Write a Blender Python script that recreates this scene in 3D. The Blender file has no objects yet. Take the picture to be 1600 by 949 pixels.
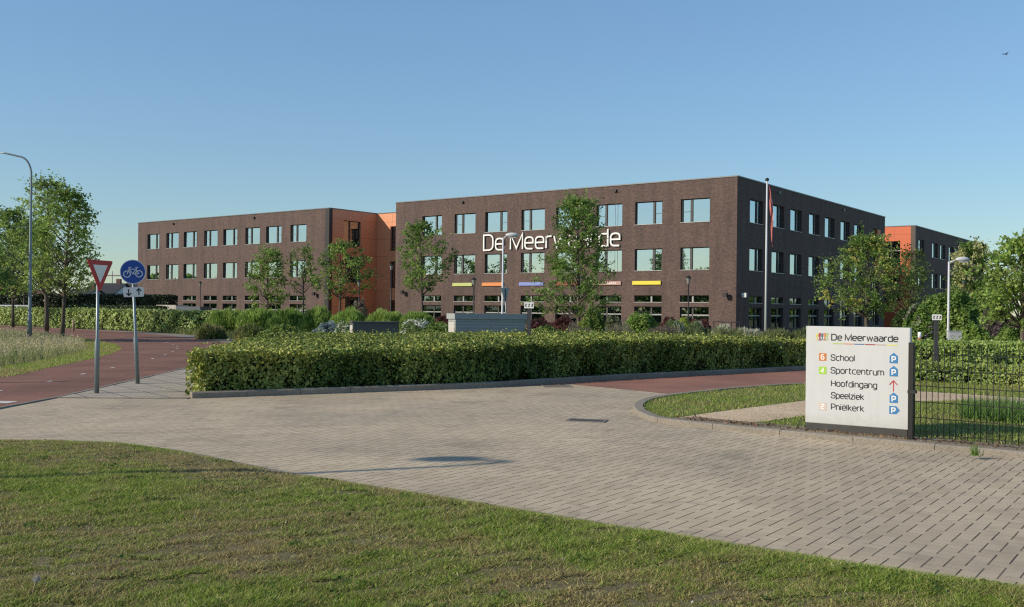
import bpy, bmesh, math, random
import numpy as np
from mathutils import Vector, Matrix
from mathutils.geometry import tessellate_polygon

R_ = math.radians
S = bpy.context.scene
COL = S.collection
rng = np.random.default_rng(7)
random.seed(7)

# ------------------------------------------------------------------ camera
F_PX, CX, CY, ROLL, EYE = 1530.7, 800.0, 484.9, R_(0.61), 1.65
cam_d = bpy.data.cameras.new("camera")
cam = bpy.data.objects.new("camera", cam_d)
COL.objects.link(cam)
cam_d.sensor_fit = 'HORIZONTAL'
cam_d.sensor_width = 36.0
cam_d.lens = F_PX / 1600 * 36.0
cam_d.shift_y = (CY - 474.5) / 1600
cam_d.clip_start = 0.1
cam_d.clip_end = 6000
c_, s_ = math.cos(ROLL), math.sin(ROLL)
cam.matrix_world = Matrix(((c_, -s_, 0, 0), (0, 0, -1, 0), (s_, c_, 0, EYE), (0, 0, 0, 1)))
S.camera = cam

# ------------------------------------------------------------------ light
SUN_EL = R_(27.0)
SUN_DIR = Vector((-0.935, -0.355, 0)).normalized()          # horizontal direction towards the sun
SUN_VEC = Vector((SUN_DIR.x * math.cos(SUN_EL), SUN_DIR.y * math.cos(SUN_EL), math.sin(SUN_EL)))
world = bpy.data.worlds.new("World")
S.world = world
world.use_nodes = True
wn = world.node_tree
bg = wn.nodes["Background"]
sky = wn.nodes.new("ShaderNodeTexSky")
sky.sky_type = 'NISHITA'
sky.sun_disc = False
sky.sun_elevation = SUN_EL
sky.sun_rotation = math.atan2(SUN_DIR.x, SUN_DIR.y)
sky.altitude = 0
sky.air_density = 1.0
sky.dust_density = 0.25
sky.ozone_density = 2.2
# an even, slightly bluer sky: its bright horizon is held back in proportion to its own luminance
_bw = wn.nodes.new("ShaderNodeRGBToBW")
wn.links.new(sky.outputs[0], _bw.inputs[0])
_d = wn.nodes.new("ShaderNodeMath"); _d.operation = 'DIVIDE'; _d.inputs[1].default_value = 2.4
wn.links.new(_bw.outputs[0], _d.inputs[0])
_p = wn.nodes.new("ShaderNodeMath"); _p.operation = 'POWER'; _p.inputs[1].default_value = -0.36
wn.links.new(_d.outputs[0], _p.inputs[0])
_t = wn.nodes.new("ShaderNodeVectorMath"); _t.operation = 'MULTIPLY'; _t.inputs[1].default_value = (0.915, 1.035, 1.085)
wn.links.new(sky.outputs[0], _t.inputs[0])
_m = wn.nodes.new("ShaderNodeVectorMath"); _m.operation = 'SCALE'
wn.links.new(_t.outputs[0], _m.inputs[0])
_c = wn.nodes.new("ShaderNodeMath"); _c.operation = 'MINIMUM'; _c.inputs[1].default_value = 1.0
wn.links.new(_p.outputs[0], _c.inputs[0])
wn.links.new(_c.outputs[0], _m.inputs[3])
wn.links.new(_m.outputs[0], bg.inputs[0])
bg.inputs[1].default_value = 0.11
sun_d = bpy.data.lights.new("sun", 'SUN')
sun_d.energy = 3.6
sun_d.angle = R_(0.5)
sun_d.color = (1.0, 0.875, 0.70)
sun = bpy.data.objects.new("sun", sun_d)
COL.objects.link(sun)
sun.rotation_euler = SUN_VEC.to_track_quat('Z', 'Y').to_euler()
S.view_settings.view_transform = 'Standard'
S.view_settings.look = 'None'
S.view_settings.exposure = 0.35
S.view_settings.gamma = 1.0
S.render.film_transparent = False
S.cycles.max_bounces = 6
S.cycles.transparent_max_bounces = 6
S.cycles.use_denoising = False
S.cycles.pixel_filter_type = 'BLACKMAN_HARRIS'
S.cycles.filter_width = 1.2
S.cycles.use_adaptive_sampling = False
S.cycles.sample_clamp_indirect = 4.0
S.cycles.blur_glossy = 0.5


# ------------------------------------------------------------------ measuring helpers (photo pixel -> place on the ground or at a distance)
def ray(px, py):
    du, dv = px - CX, py - CY
    x = du * c_ + dv * s_
    y = -du * s_ + dv * c_
    return x / F_PX, -y / F_PX


def gp(px, py, z=0.0):
    x, k = ray(px, py)
    t = (z - EYE) / k
    return (x * t, t)


def at(px, py, Y):
    x, k = ray(px, py)
    return (x * Y, Y, EYE + k * Y)


# ------------------------------------------------------------------ materials
MATS = {}


def nmat(name):
    m = bpy.data.materials.new(name)
    m.use_nodes = True
    nt = m.node_tree
    return m, nt, nt.nodes["Principled BSDF"]


def N(nt, typ, **kw):
    n = nt.nodes.new(typ)
    for k, v in kw.items():
        setattr(n, k, v)
    return n


def plain(name, col, rough=0.6, metal=0.0, noise=0.12, scale=6.0, spec=0.4, bump=0.0):
    """One base colour with a little uneven wear."""
    if name in MATS:
        return MATS[name]
    m, nt, b = nmat(name)
    tc = N(nt, 'ShaderNodeTexCoord')
    nz = N(nt, 'ShaderNodeTexNoise')
    nz.inputs['Scale'].default_value = scale
    nz.inputs['Detail'].default_value = 6
    nt.links.new(tc.outputs['Object'], nz.inputs['Vector'])
    mx = N(nt, 'ShaderNodeMix', data_type='RGBA')
    mx.inputs[6].default_value = (*[c * (1 - noise) for c in col], 1)
    mx.inputs[7].default_value = (*[min(1, c * (1 + noise)) for c in col], 1)
    nt.links.new(nz.outputs['Fac'], mx.inputs[0])
    nt.links.new(mx.outputs[2], b.inputs['Base Color'])
    b.inputs['Roughness'].default_value = rough
    b.inputs['Metallic'].default_value = metal
    b.inputs['Specular IOR Level'].default_value = spec
    if bump:
        bp = N(nt, 'ShaderNodeBump')
        bp.inputs['Strength'].default_value = bump
        bp.inputs['Distance'].default_value = 0.01
        nt.links.new(nz.outputs['Fac'], bp.inputs['Height'])
        nt.links.new(bp.outputs[0], b.inputs['Normal'])
    MATS[name] = m
    return m


def ramp(nt, src, stops):
    r = N(nt, 'ShaderNodeValToRGB')
    e = r.color_ramp.elements
    while len(e) < len(stops):
        e.new(0.5)
    for el, (p, c) in zip(e, stops):
        el.position = p
        el.color = (*c, 1) if len(c) == 3 else c
    nt.links.new(src, r.inputs[0])
    return r


def brick_mat(name, c1, c2, mortar):
    m, nt, b = nmat(name)
    uv = N(nt, 'ShaderNodeUVMap')
    br = N(nt, 'ShaderNodeTexBrick')
    br.inputs['Scale'].default_value = 1.0
    br.inputs['Brick Width'].default_value = 0.22
    br.inputs['Row Height'].default_value = 0.0675
    br.inputs['Mortar Size'].default_value = 0.007
    br.inputs['Mortar Smooth'].default_value = 0.2
    br.inputs['Bias'].default_value = -0.1
    br.inputs['Color1'].default_value = (*c1, 1)
    br.inputs['Color2'].default_value = (*c2, 1)
    br.inputs['Mortar'].default_value = (*mortar, 1)
    nt.links.new(uv.outputs[0], br.inputs['Vector'])
    # some pale and some black bricks
    wn_ = N(nt, 'ShaderNodeTexNoise')
    wn_.inputs['Scale'].default_value = 5.0
    wn_.inputs['Detail'].default_value = 8
    wn_.inputs['Roughness'].default_value = 0.75
    nt.links.new(uv.outputs[0], wn_.inputs['Vector'])
    big = N(nt, 'ShaderNodeTexNoise')
    big.inputs['Scale'].default_value = 0.35
    big.inputs['Detail'].default_value = 3
    nt.links.new(uv.outputs[0], big.inputs['Vector'])
    mul = N(nt, 'ShaderNodeMix', data_type='RGBA', blend_type='MULTIPLY')
    mul.inputs[0].default_value = 1
    r1 = ramp(nt, wn_.outputs['Fac'], [(0.26, (0.5, 0.49, 0.5)), (0.74, (1.5, 1.42, 1.36))])
    nt.links.new(br.outputs['Color'], mul.inputs[6])
    nt.links.new(r1.outputs[0], mul.inputs[7])
    mul2 = N(nt, 'ShaderNodeMix', data_type='RGBA', blend_type='MULTIPLY')
    mul2.inputs[0].default_value = 1
    r2 = ramp(nt, big.outputs['Fac'], [(0.3, (0.9, 0.9, 0.92)), (0.7, (1.1, 1.07, 1.05))])
    nt.links.new(mul.outputs[2], mul2.inputs[6])
    nt.links.new(r2.outputs[0], mul2.inputs[7])
    mp = N(nt, 'ShaderNodeMapping')
    mp.inputs['Scale'].default_value = (1.6, 0.16, 1)
    nt.links.new(uv.outputs[0], mp.inputs[0])
    stk = N(nt, 'ShaderNodeTexNoise')
    stk.inputs['Scale'].default_value = 1.0
    stk.inputs['Detail'].default_value = 5
    nt.links.new(mp.outputs[0], stk.inputs['Vector'])
    r4 = ramp(nt, stk.outputs['Fac'], [(0.34, (0.80, 0.80, 0.80)), (0.5, (1, 1, 1)), (0.68, (1.14, 1.12, 1.11))])
    mul3 = N(nt, 'ShaderNodeMix', data_type='RGBA', blend_type='MULTIPLY')
    mul3.inputs[0].default_value = 1
    nt.links.new(mul2.outputs[2], mul3.inputs[6])
    nt.links.new(r4.outputs[0], mul3.inputs[7])
    nt.links.new(mul3.outputs[2], b.inputs['Base Color'])
    b.inputs['Roughness'].default_value = 0.75
    bp = N(nt, 'ShaderNodeBump')
    bp.inputs['Strength'].default_value = 0.5
    bp.inputs['Distance'].default_value = 0.008
    bp.invert = True
    nt.links.new(br.outputs['Fac'], bp.inputs['Height'])
    nt.links.new(bp.outputs[0], b.inputs['Normal'])
    return m


def panel_mat(name, col, seam_u, seam_v):
    m, nt, b = nmat(name)
    uv = N(nt, 'ShaderNodeUVMap')
    br = N(nt, 'ShaderNodeTexBrick')
    br.offset = 0.0
    br.inputs['Scale'].default_value = 1.0
    br.inputs['Brick Width'].default_value = seam_u
    br.inputs['Row Height'].default_value = seam_v
    br.inputs['Mortar Size'].default_value = 0.012
    br.inputs['Mortar Smooth'].default_value = 0.0
    br.inputs['Color1'].default_value = (*[c * 0.97 for c in col], 1)
    br.inputs['Color2'].default_value = (*[c * 1.03 for c in col], 1)
    br.inputs['Mortar'].default_value = (*[c * 0.35 for c in col], 1)
    nt.links.new(uv.outputs[0], br.inputs['Vector'])
    nt.links.new(br.outputs['Color'], b.inputs['Base Color'])
    b.inputs['Roughness'].default_value = 0.5
    return m


def glass_mat(name, refl=0.5, base=(0.012, 0.016, 0.018)):
    m, nt, b = nmat(name)
    out = nt.nodes['Material Output']
    b.inputs['Base Color'].default_value = (*base, 1)
    b.inputs['Roughness'].default_value = 0.3
    b.inputs['Specular IOR Level'].default_value = 0.2
    gl = N(nt, 'ShaderNodeBsdfGlossy')
    gl.inputs['Roughness'].default_value = 0.015
    gl.inputs['Color'].default_value = (0.78, 0.93, 1.0, 1)
    geo = N(nt, 'ShaderNodeTexCoord')
    nz = N(nt, 'ShaderNodeTexNoise')
    nz.inputs['Scale'].default_value = 0.55
    nz.inputs['Detail'].default_value = 1
    nt.links.new(geo.outputs['Object'], nz.inputs['Vector'])
    bp = N(nt, 'ShaderNodeBump')
    bp.inputs['Strength'].default_value = 0.12
    bp.inputs['Distance'].default_value = 0.02
    nt.links.new(nz.outputs['Fac'], bp.inputs['Height'])
    nt.links.new(bp.outputs[0], gl.inputs['Normal'])
    lw = N(nt, 'ShaderNodeLayerWeight')
    lw.inputs['Blend'].default_value = 0.35
    mr = N(nt, 'ShaderNodeMapRange')
    mr.inputs['To Min'].default_value = refl
    mr.inputs['To Max'].default_value = 0.97
    nt.links.new(lw.outputs['Fresnel'], mr.inputs['Value'])
    mx = N(nt, 'ShaderNodeMixShader')
    nt.links.new(mr.outputs[0], mx.inputs[0])
    tp = N(nt, 'ShaderNodeBsdfTransparent')
    tp.inputs[0].default_value = (0.62, 0.70, 0.70, 1)
    nt.links.new(tp.outputs[0], mx.inputs[1])
    nt.links.new(gl.outputs[0], mx.inputs[2])
    nt.links.new(mx.outputs[0], out.inputs[0])
    return m


def leaf_mat(name, rough=0.45, trans=0.35, spec=0.35):
    """Colour comes from the leaves themselves (attribute 'col')."""
    m, nt, b = nmat(name)
    out = nt.nodes['Material Output']
    at_ = N(nt, 'ShaderNodeAttribute', attribute_name='col')
    nt.links.new(at_.outputs['Color'], b.inputs['Base Color'])
    b.inputs['Roughness'].default_value = rough
    b.inputs['Specular IOR Level'].default_value = spec
    tr = N(nt, 'ShaderNodeBsdfTranslucent')
    hs = N(nt, 'ShaderNodeHueSaturation')
    hs.inputs['Hue'].default_value = 0.5
    hs.inputs['Value'].default_value = 1.5
    nt.links.new(at_.outputs['Color'], hs.inputs['Color'])
    nt.links.new(hs.outputs[0], tr.inputs[0])
    mx = N(nt, 'ShaderNodeMixShader')
    mx.inputs[0].default_value = trans
    nt.links.new(b.outputs[0], mx.inputs[1])
    nt.links.new(tr.outputs[0], mx.inputs[2])
    nt.links.new(mx.outputs[0], out.inputs[0])
    return m


def paver_mat():
    """Concrete clinkers in herringbone bond; uv is in brick-width units along the two joint directions."""
    m, nt, b = nmat('concrete_paver')
    uv = N(nt, 'ShaderNodeUVMap')
    sep = N(nt, 'ShaderNodeSeparateXYZ')
    nt.links.new(uv.outputs[0], sep.inputs[0])

    def mth(op, a, c=None, d=None):
        n = N(nt, 'ShaderNodeMath', operation=op)
        for k, v in enumerate((a, c, d)):
            if v is None:
                continue
            if isinstance(v, (int, float)):
                n.inputs[k].default_value = v
            else:
                nt.links.new(v, n.inputs[k])
        return n.outputs[0]
    A, B = sep.outputs['X'], sep.outputs['Y']

    def joint(p, q, shift, w):
        i = mth('ROUND', p)
        d = mth('ABSOLUTE', mth('SUBTRACT', p, i))
        near = mth('LESS_THAN', d, w)
        t = mth('FLOORED_MODULO', mth('SUBTRACT', mth('SUBTRACT', q, i), shift), 4.0)
        return mth('MULTIPLY', near, mth('LESS_THAN', t, 3.0))
    ja = joint(A, B, 0.0, 0.048)
    jb = joint(B, A, 3.0, 0.04)
    jn = N(nt, 'ShaderNodeTexNoise')
    jn.inputs['Scale'].default_value = 0.33
    jn.inputs['Detail'].default_value = 6
    nt.links.new(uv.outputs[0], jn.inputs['Vector'])
    jr = N(nt, 'ShaderNodeMapRange')
    jr.inputs['From Min'].default_value = 0.34
    jr.inputs['From Max'].default_value = 0.62
    jr.inputs['To Min'].default_value = 0.68
    nt.links.new(jn.outputs['Fac'], jr.inputs['Value'])
    jm = mth('MULTIPLY', mth('MAXIMUM', ja, mth('MULTIPLY', jb, 0.30)), jr.outputs[0])
    # every stone a slightly different grey-buff
    wnz = N(nt, 'ShaderNodeTexWhiteNoise', noise_dimensions='3D')
    cmb = N(nt, 'ShaderNodeCombineXYZ')
    nt.links.new(mth('FLOOR', A), cmb.inputs[0])
    nt.links.new(mth('FLOOR', mth('DIVIDE', B, 2.0)), cmb.inputs[1])
    nt.links.new(cmb.outputs[0], wnz.inputs[0])
    base = ramp(nt, wnz.outputs['Value'], [(0.0, (0.47, 0.392, 0.277)), (1.0, (0.545, 0.46, 0.333))])
    sp = N(nt, 'ShaderNodeTexNoise')
    sp.inputs['Scale'].default_value = 9
    sp.inputs['Detail'].default_value = 6
    sp.inputs['Roughness'].default_value = 0.85
    nt.links.new(uv.outputs[0], sp.inputs['Vector'])
    r1 = ramp(nt, sp.outputs['Fac'], [(0.3, (0.70, 0.70, 0.70)), (0.7, (1.26, 1.26, 1.26))])
    big = N(nt, 'ShaderNodeTexNoise')
    big.inputs['Scale'].default_value = 0.05
    big.inputs['Detail'].default_value = 6
    nt.links.new(uv.outputs[0], big.inputs['Vector'])
    r2 = ramp(nt, big.outputs['Fac'], [(0.32, (0.80, 0.805, 0.815)), (0.68, (1.10, 1.085, 1.06))])
    a = N(nt, 'ShaderNodeMix', data_type='RGBA', blend_type='MULTIPLY')
    a.inputs[0].default_value = 1
    nt.links.new(base.outputs[0], a.inputs[6])
    nt.links.new(r1.outputs[0], a.inputs[7])
    a2 = N(nt, 'ShaderNodeMix', data_type='RGBA', blend_type='MULTIPLY')
    a2.inputs[0].default_value = 1
    nt.links.new(a.outputs[2], a2.inputs[6])
    nt.links.new(r2.outputs[0], a2.inputs[7])
    stn = N(nt, 'ShaderNodeTexNoise')
    stn.inputs['Scale'].default_value = 0.16
    stn.inputs['Detail'].default_value = 8
    stn.inputs['Roughness'].default_value = 0.68
    stn.inputs['Distortion'].default_value = 0.6
    nt.links.new(uv.outputs[0], stn.inputs['Vector'])
    r3 = ramp(nt, stn.outputs['Fac'], [(0.36, (0.80, 0.80, 0.81)), (0.47, (0.98, 0.98, 0.98)), (0.7, (1.05, 1.04, 1.02))])
    a3 = N(nt, 'ShaderNodeMix', data_type='RGBA', blend_type='MULTIPLY')
    a3.inputs[0].default_value = 1
    nt.links.new(a2.outputs[2], a3.inputs[6])
    nt.links.new(r3.outputs[0], a3.inputs[7])
    j = N(nt, 'ShaderNodeMix', data_type='RGBA')
    nt.links.new(jm, j.inputs[0])
    nt.links.new(a3.outputs[2], j.inputs[6])
    j.inputs[7].default_value = (0.052, 0.045, 0.034, 1)
    nt.links.new(j.outputs[2], b.inputs['Base Color'])
    b.inputs['Roughness'].default_value = 0.85
    b.inputs['Specular IOR Level'].default_value = 0.25
    bp = N(nt, 'ShaderNodeBump')
    bp.inputs['Strength'].default_value = 0.5
    bp.inputs['Distance'].default_value = 0.05
    bp.invert = True
    nt.links.new(jm, bp.inputs['Height'])
    nt.links.new(bp.outputs[0], b.inputs['Normal'])
    return m


def slab_mat():
    m, nt, b = nmat('pavement_slab')
    uv = N(nt, 'ShaderNodeUVMap')
    br = N(nt, 'ShaderNodeTexBrick')
    br.offset = 0.0
    for k, v in (('Scale', 1.0), ('Brick Width', 0.6), ('Row Height', 0.6), ('Mortar Size', 0.014), ('Mortar Smooth', 0.2)):
        br.inputs[k].default_value = v
    br.inputs['Color1'].default_value = (0.35, 0.30, 0.235, 1)
    br.inputs['Color2'].default_value = (0.40, 0.345, 0.275, 1)
    br.inputs['Mortar'].default_value = (0.06, 0.055, 0.045, 1)
    nt.links.new(uv.outputs[0], br.inputs['Vector'])
    sp = N(nt, 'ShaderNodeTexNoise')
    sp.inputs['Scale'].default_value = 12
    sp.inputs['Detail'].default_value = 8
    nt.links.new(uv.outputs[0], sp.inputs['Vector'])
    r1 = ramp(nt, sp.outputs['Fac'], [(0.3, (0.85, 0.85, 0.85)), (0.7, (1.15, 1.14, 1.12))])
    a = N(nt, 'ShaderNodeMix', data_type='RGBA', blend_type='MULTIPLY')
    a.inputs[0].default_value = 1
    nt.links.new(br.outputs['Color'], a.inputs[6])
    nt.links.new(r1.outputs[0], a.inputs[7])
    nt.links.new(a.outputs[2], b.inputs['Base Color'])
    b.inputs['Roughness'].default_value = 0.85
    return m


def speckle_mat(name, stops, scale=60, big=0.5, bumpd=0.004, rough=0.9, bigstops=((0.3, (0.85, 0.85, 0.85)), (0.7, (1.12, 1.12, 1.12)))):
    m, nt, b = nmat(name)
    tc = N(nt, 'ShaderNodeTexCoord')
    sp = N(nt, 'ShaderNodeTexNoise')
    sp.inputs['Scale'].default_value = scale
    sp.inputs['Detail'].default_value = 8
    sp.inputs['Roughness'].default_value = 0.75
    nt.links.new(tc.outputs['Object'], sp.inputs['Vector'])
    r1 = ramp(nt, sp.outputs['Fac'], stops)
    bg_ = N(nt, 'ShaderNodeTexNoise')
    bg_.inputs['Scale'].default_value = big
    bg_.inputs['Detail'].default_value = 6
    nt.links.new(tc.outputs['Object'], bg_.inputs['Vector'])
    r2 = ramp(nt, bg_.outputs['Fac'], bigstops)
    a = N(nt, 'ShaderNodeMix', data_type='RGBA', blend_type='MULTIPLY')
    a.inputs[0].default_value = 1
    nt.links.new(r1.outputs[0], a.inputs[6])
    nt.links.new(r2.outputs[0], a.inputs[7])
    nt.links.new(a.outputs[2], b.inputs['Base Color'])
    b.inputs['Roughness'].default_value = rough
    b.inputs['Specular IOR Level'].default_value = 0.2
    bp = N(nt, 'ShaderNodeBump')
    bp.inputs['Strength'].default_value = 0.7
    bp.inputs['Distance'].default_value = bumpd
    nt.links.new(sp.outputs['Fac'], bp.inputs['Height'])
    nt.links.new(bp.outputs[0], b.inputs['Normal'])
    return m


M_BRICK = brick_mat('brown_brick', (0.118, 0.075, 0.064), (0.066, 0.043, 0.039), (0.085, 0.068, 0.060))
M_ORANGE = panel_mat('orange_panel', (0.68, 0.29, 0.15), 2.35, 1.85)
M_REDORANGE = panel_mat('red_orange_panel', (0.60, 0.135, 0.05), 2.35, 3.7)
M_FRAME = plain('dark_window_frame', (0.055, 0.052, 0.05), 0.5)
M_SILL = plain('aluminium_sill', (0.34, 0.34, 0.335), 0.4, 0.3)
M_BLACK = plain('black_trim', (0.018, 0.018, 0.02), 0.5)
M_COPING = plain('grey_coping', (0.16, 0.16, 0.165), 0.4, 0.3)
M_GLASS = glass_mat('window_glass', 0.58)
M_GLASS_DARK = glass_mat('ground_floor_glass', 0.22, (0.02, 0.026, 0.026))
M_WHITE = plain('white_paint', (0.78, 0.78, 0.76), 0.45, noise=0.04)
M_WHITE_SIGN0 = plain('white_sign_face', (0.525, 0.54, 0.545), 0.4, noise=0.05, scale=2.2)
def sign_mat():
    m, nt, b = nmat('weathered_sign_face')
    tc = N(nt, 'ShaderNodeTexCoord')
    mp = N(nt, 'ShaderNodeMapping')
    mp.inputs['Scale'].default_value = (7, 7, 0.9)
    nt.links.new(tc.outputs['Object'], mp.inputs[0])
    nz = N(nt, 'ShaderNodeTexNoise')
    nz.inputs['Scale'].default_value = 1.6
    nz.inputs['Detail'].default_value = 8
    nz.inputs['Roughness'].default_value = 0.7
    nt.links.new(mp.outputs[0], nz.inputs['Vector'])
    r1 = ramp(nt, nz.outputs['Fac'], [(0.3, (0.505, 0.518, 0.515)), (0.5, (0.535, 0.55, 0.555)), (0.7, (0.55, 0.563, 0.567))])
    sep = N(nt, 'ShaderNodeSeparateXYZ')
    nt.links.new(tc.outputs['Object'], sep.inputs[0])
    n2 = N(nt, 'ShaderNodeTexNoise')
    n2.inputs['Scale'].default_value = 9
    n2.inputs['Detail'].default_value = 8
    nt.links.new(tc.outputs['Object'], n2.inputs['Vector'])
    ad = N(nt, 'ShaderNodeMath', operation='MULTIPLY_ADD')
    nt.links.new(n2.outputs['Fac'], ad.inputs[0])
    ad.inputs[1].default_value = 0.32
    nt.links.new(sep.outputs['Z'], ad.inputs[2])
    mr = N(nt, 'ShaderNodeMapRange')
    mr.inputs['From Min'].default_value = 0.22
    mr.inputs['From Max'].default_value = 0.42
    mr.inputs['To Min'].default_value = 0.4
    mr.inputs['To Max'].default_value = 0.0
    nt.links.new(ad.outputs[0], mr.inputs['Value'])
    mx = N(nt, 'ShaderNodeMix', data_type='RGBA')
    nt.links.new(mr.outputs[0], mx.inputs[0])
    nt.links.new(r1.outputs[0], mx.inputs[6])
    mx.inputs[7].default_value = (0.36, 0.345, 0.29, 1)
    nt.links.new(mx.outputs[2], b.inputs['Base Color'])
    b.inputs['Roughness'].default_value = 0.4
    return m


M_WHITE_SIGN = sign_mat()
M_GALV = plain('galvanised_steel', (0.22, 0.265, 0.285), 0.45, 0.45, noise=0.15, scale=9)
M_LAMPWHITE = plain('pale_lamp_paint', (0.56, 0.58, 0.6), 0.4, noise=0.06)
M_PAVER = paver_mat()
M_SLAB = slab_mat()
M_KERB = speckle_mat('kerb_concrete', [(0.3, (0.165, 0.145, 0.115)), (0.7, (0.335, 0.30, 0.25))], 35, 1.2)
M_REDASPHALT = speckle_mat('red_asphalt', [(0.3, (0.15, 0.076, 0.056)), (0.7, (0.29, 0.155, 0.115))], 30, 0.5, bigstops=((0.34, (0.78, 0.79, 0.8)), (0.66, (1.16, 1.13, 1.1))))
M_REDROAD = speckle_mat('red_road_surface', [(0.3, (0.24, 0.118, 0.085)), (0.7, (0.34, 0.175, 0.13))], 30, 0.6, bigstops=((0.34, (0.82, 0.83, 0.84)), (0.66, (1.14, 1.12, 1.1))))
M_GRAVEL = speckle_mat('sandy_gravel', [(0.3, (0.26, 0.18, 0.10)), (0.5, (0.60, 0.46, 0.30)), (0.7, (0.80, 0.65, 0.46))], 24, 0.8, 0.02)
M_SOIL = speckle_mat('dry_soil', [(0.25, (0.12, 0.09, 0.06)), (0.5, (0.27, 0.215, 0.15)), (0.75, (0.40, 0.33, 0.24))], 26, 1.0, 0.02)
M_TURF = speckle_mat('turf_ground', [(0.28, (0.07, 0.07, 0.028)), (0.5, (0.14, 0.14, 0.06)), (0.72, (0.22, 0.20, 0.10))], 22, 0.35, 0.02,
                     bigstops=((0.3, (0.85, 0.95, 0.8)), (0.7, (1.2, 1.08, 1.05))))
M_THATCH = speckle_mat('lawn_thatch', [(0.28, (0.07, 0.055, 0.03)), (0.5, (0.17, 0.145, 0.075)), (0.72, (0.32, 0.28, 0.15))], 40, 0.6, 0.02)
M_LEAF = leaf_mat('leaf', 0.45, 0.42, 0.25)
M_HLEAF = leaf_mat('hedge_leaf', 0.45, 0.14, 0.25)
M_GRASS = leaf_mat('grass_blade', 0.6, 0.35, 0.1)
M_BARK = speckle_mat('bark', [(0.3, (0.06, 0.05, 0.04)), (0.7, (0.17, 0.145, 0.115))], 14, 1.0, 0.01)
M_TWIG = plain('twig_wood', (0.03, 0.028, 0.016), 0.9, noise=0.3)


# ------------------------------------------------------------------ objects
def tag(o, label=None, cat=None, group=None, kind=None):
    if label:
        o['label'] = label
    if cat:
        o['category'] = cat
    if group:
        o['group'] = group
    if kind:
        o['kind'] = kind
    return o


def empty(name, loc=(0, 0, 0), rz=0.0, label=None, cat=None, group=None):
    o = bpy.data.objects.new(name, None)
    COL.objects.link(o)
    o.location = loc
    o.rotation_euler = (0, 0, rz)
    o.empty_display_size = 0.3
    return tag(o, label, cat, group)


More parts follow.
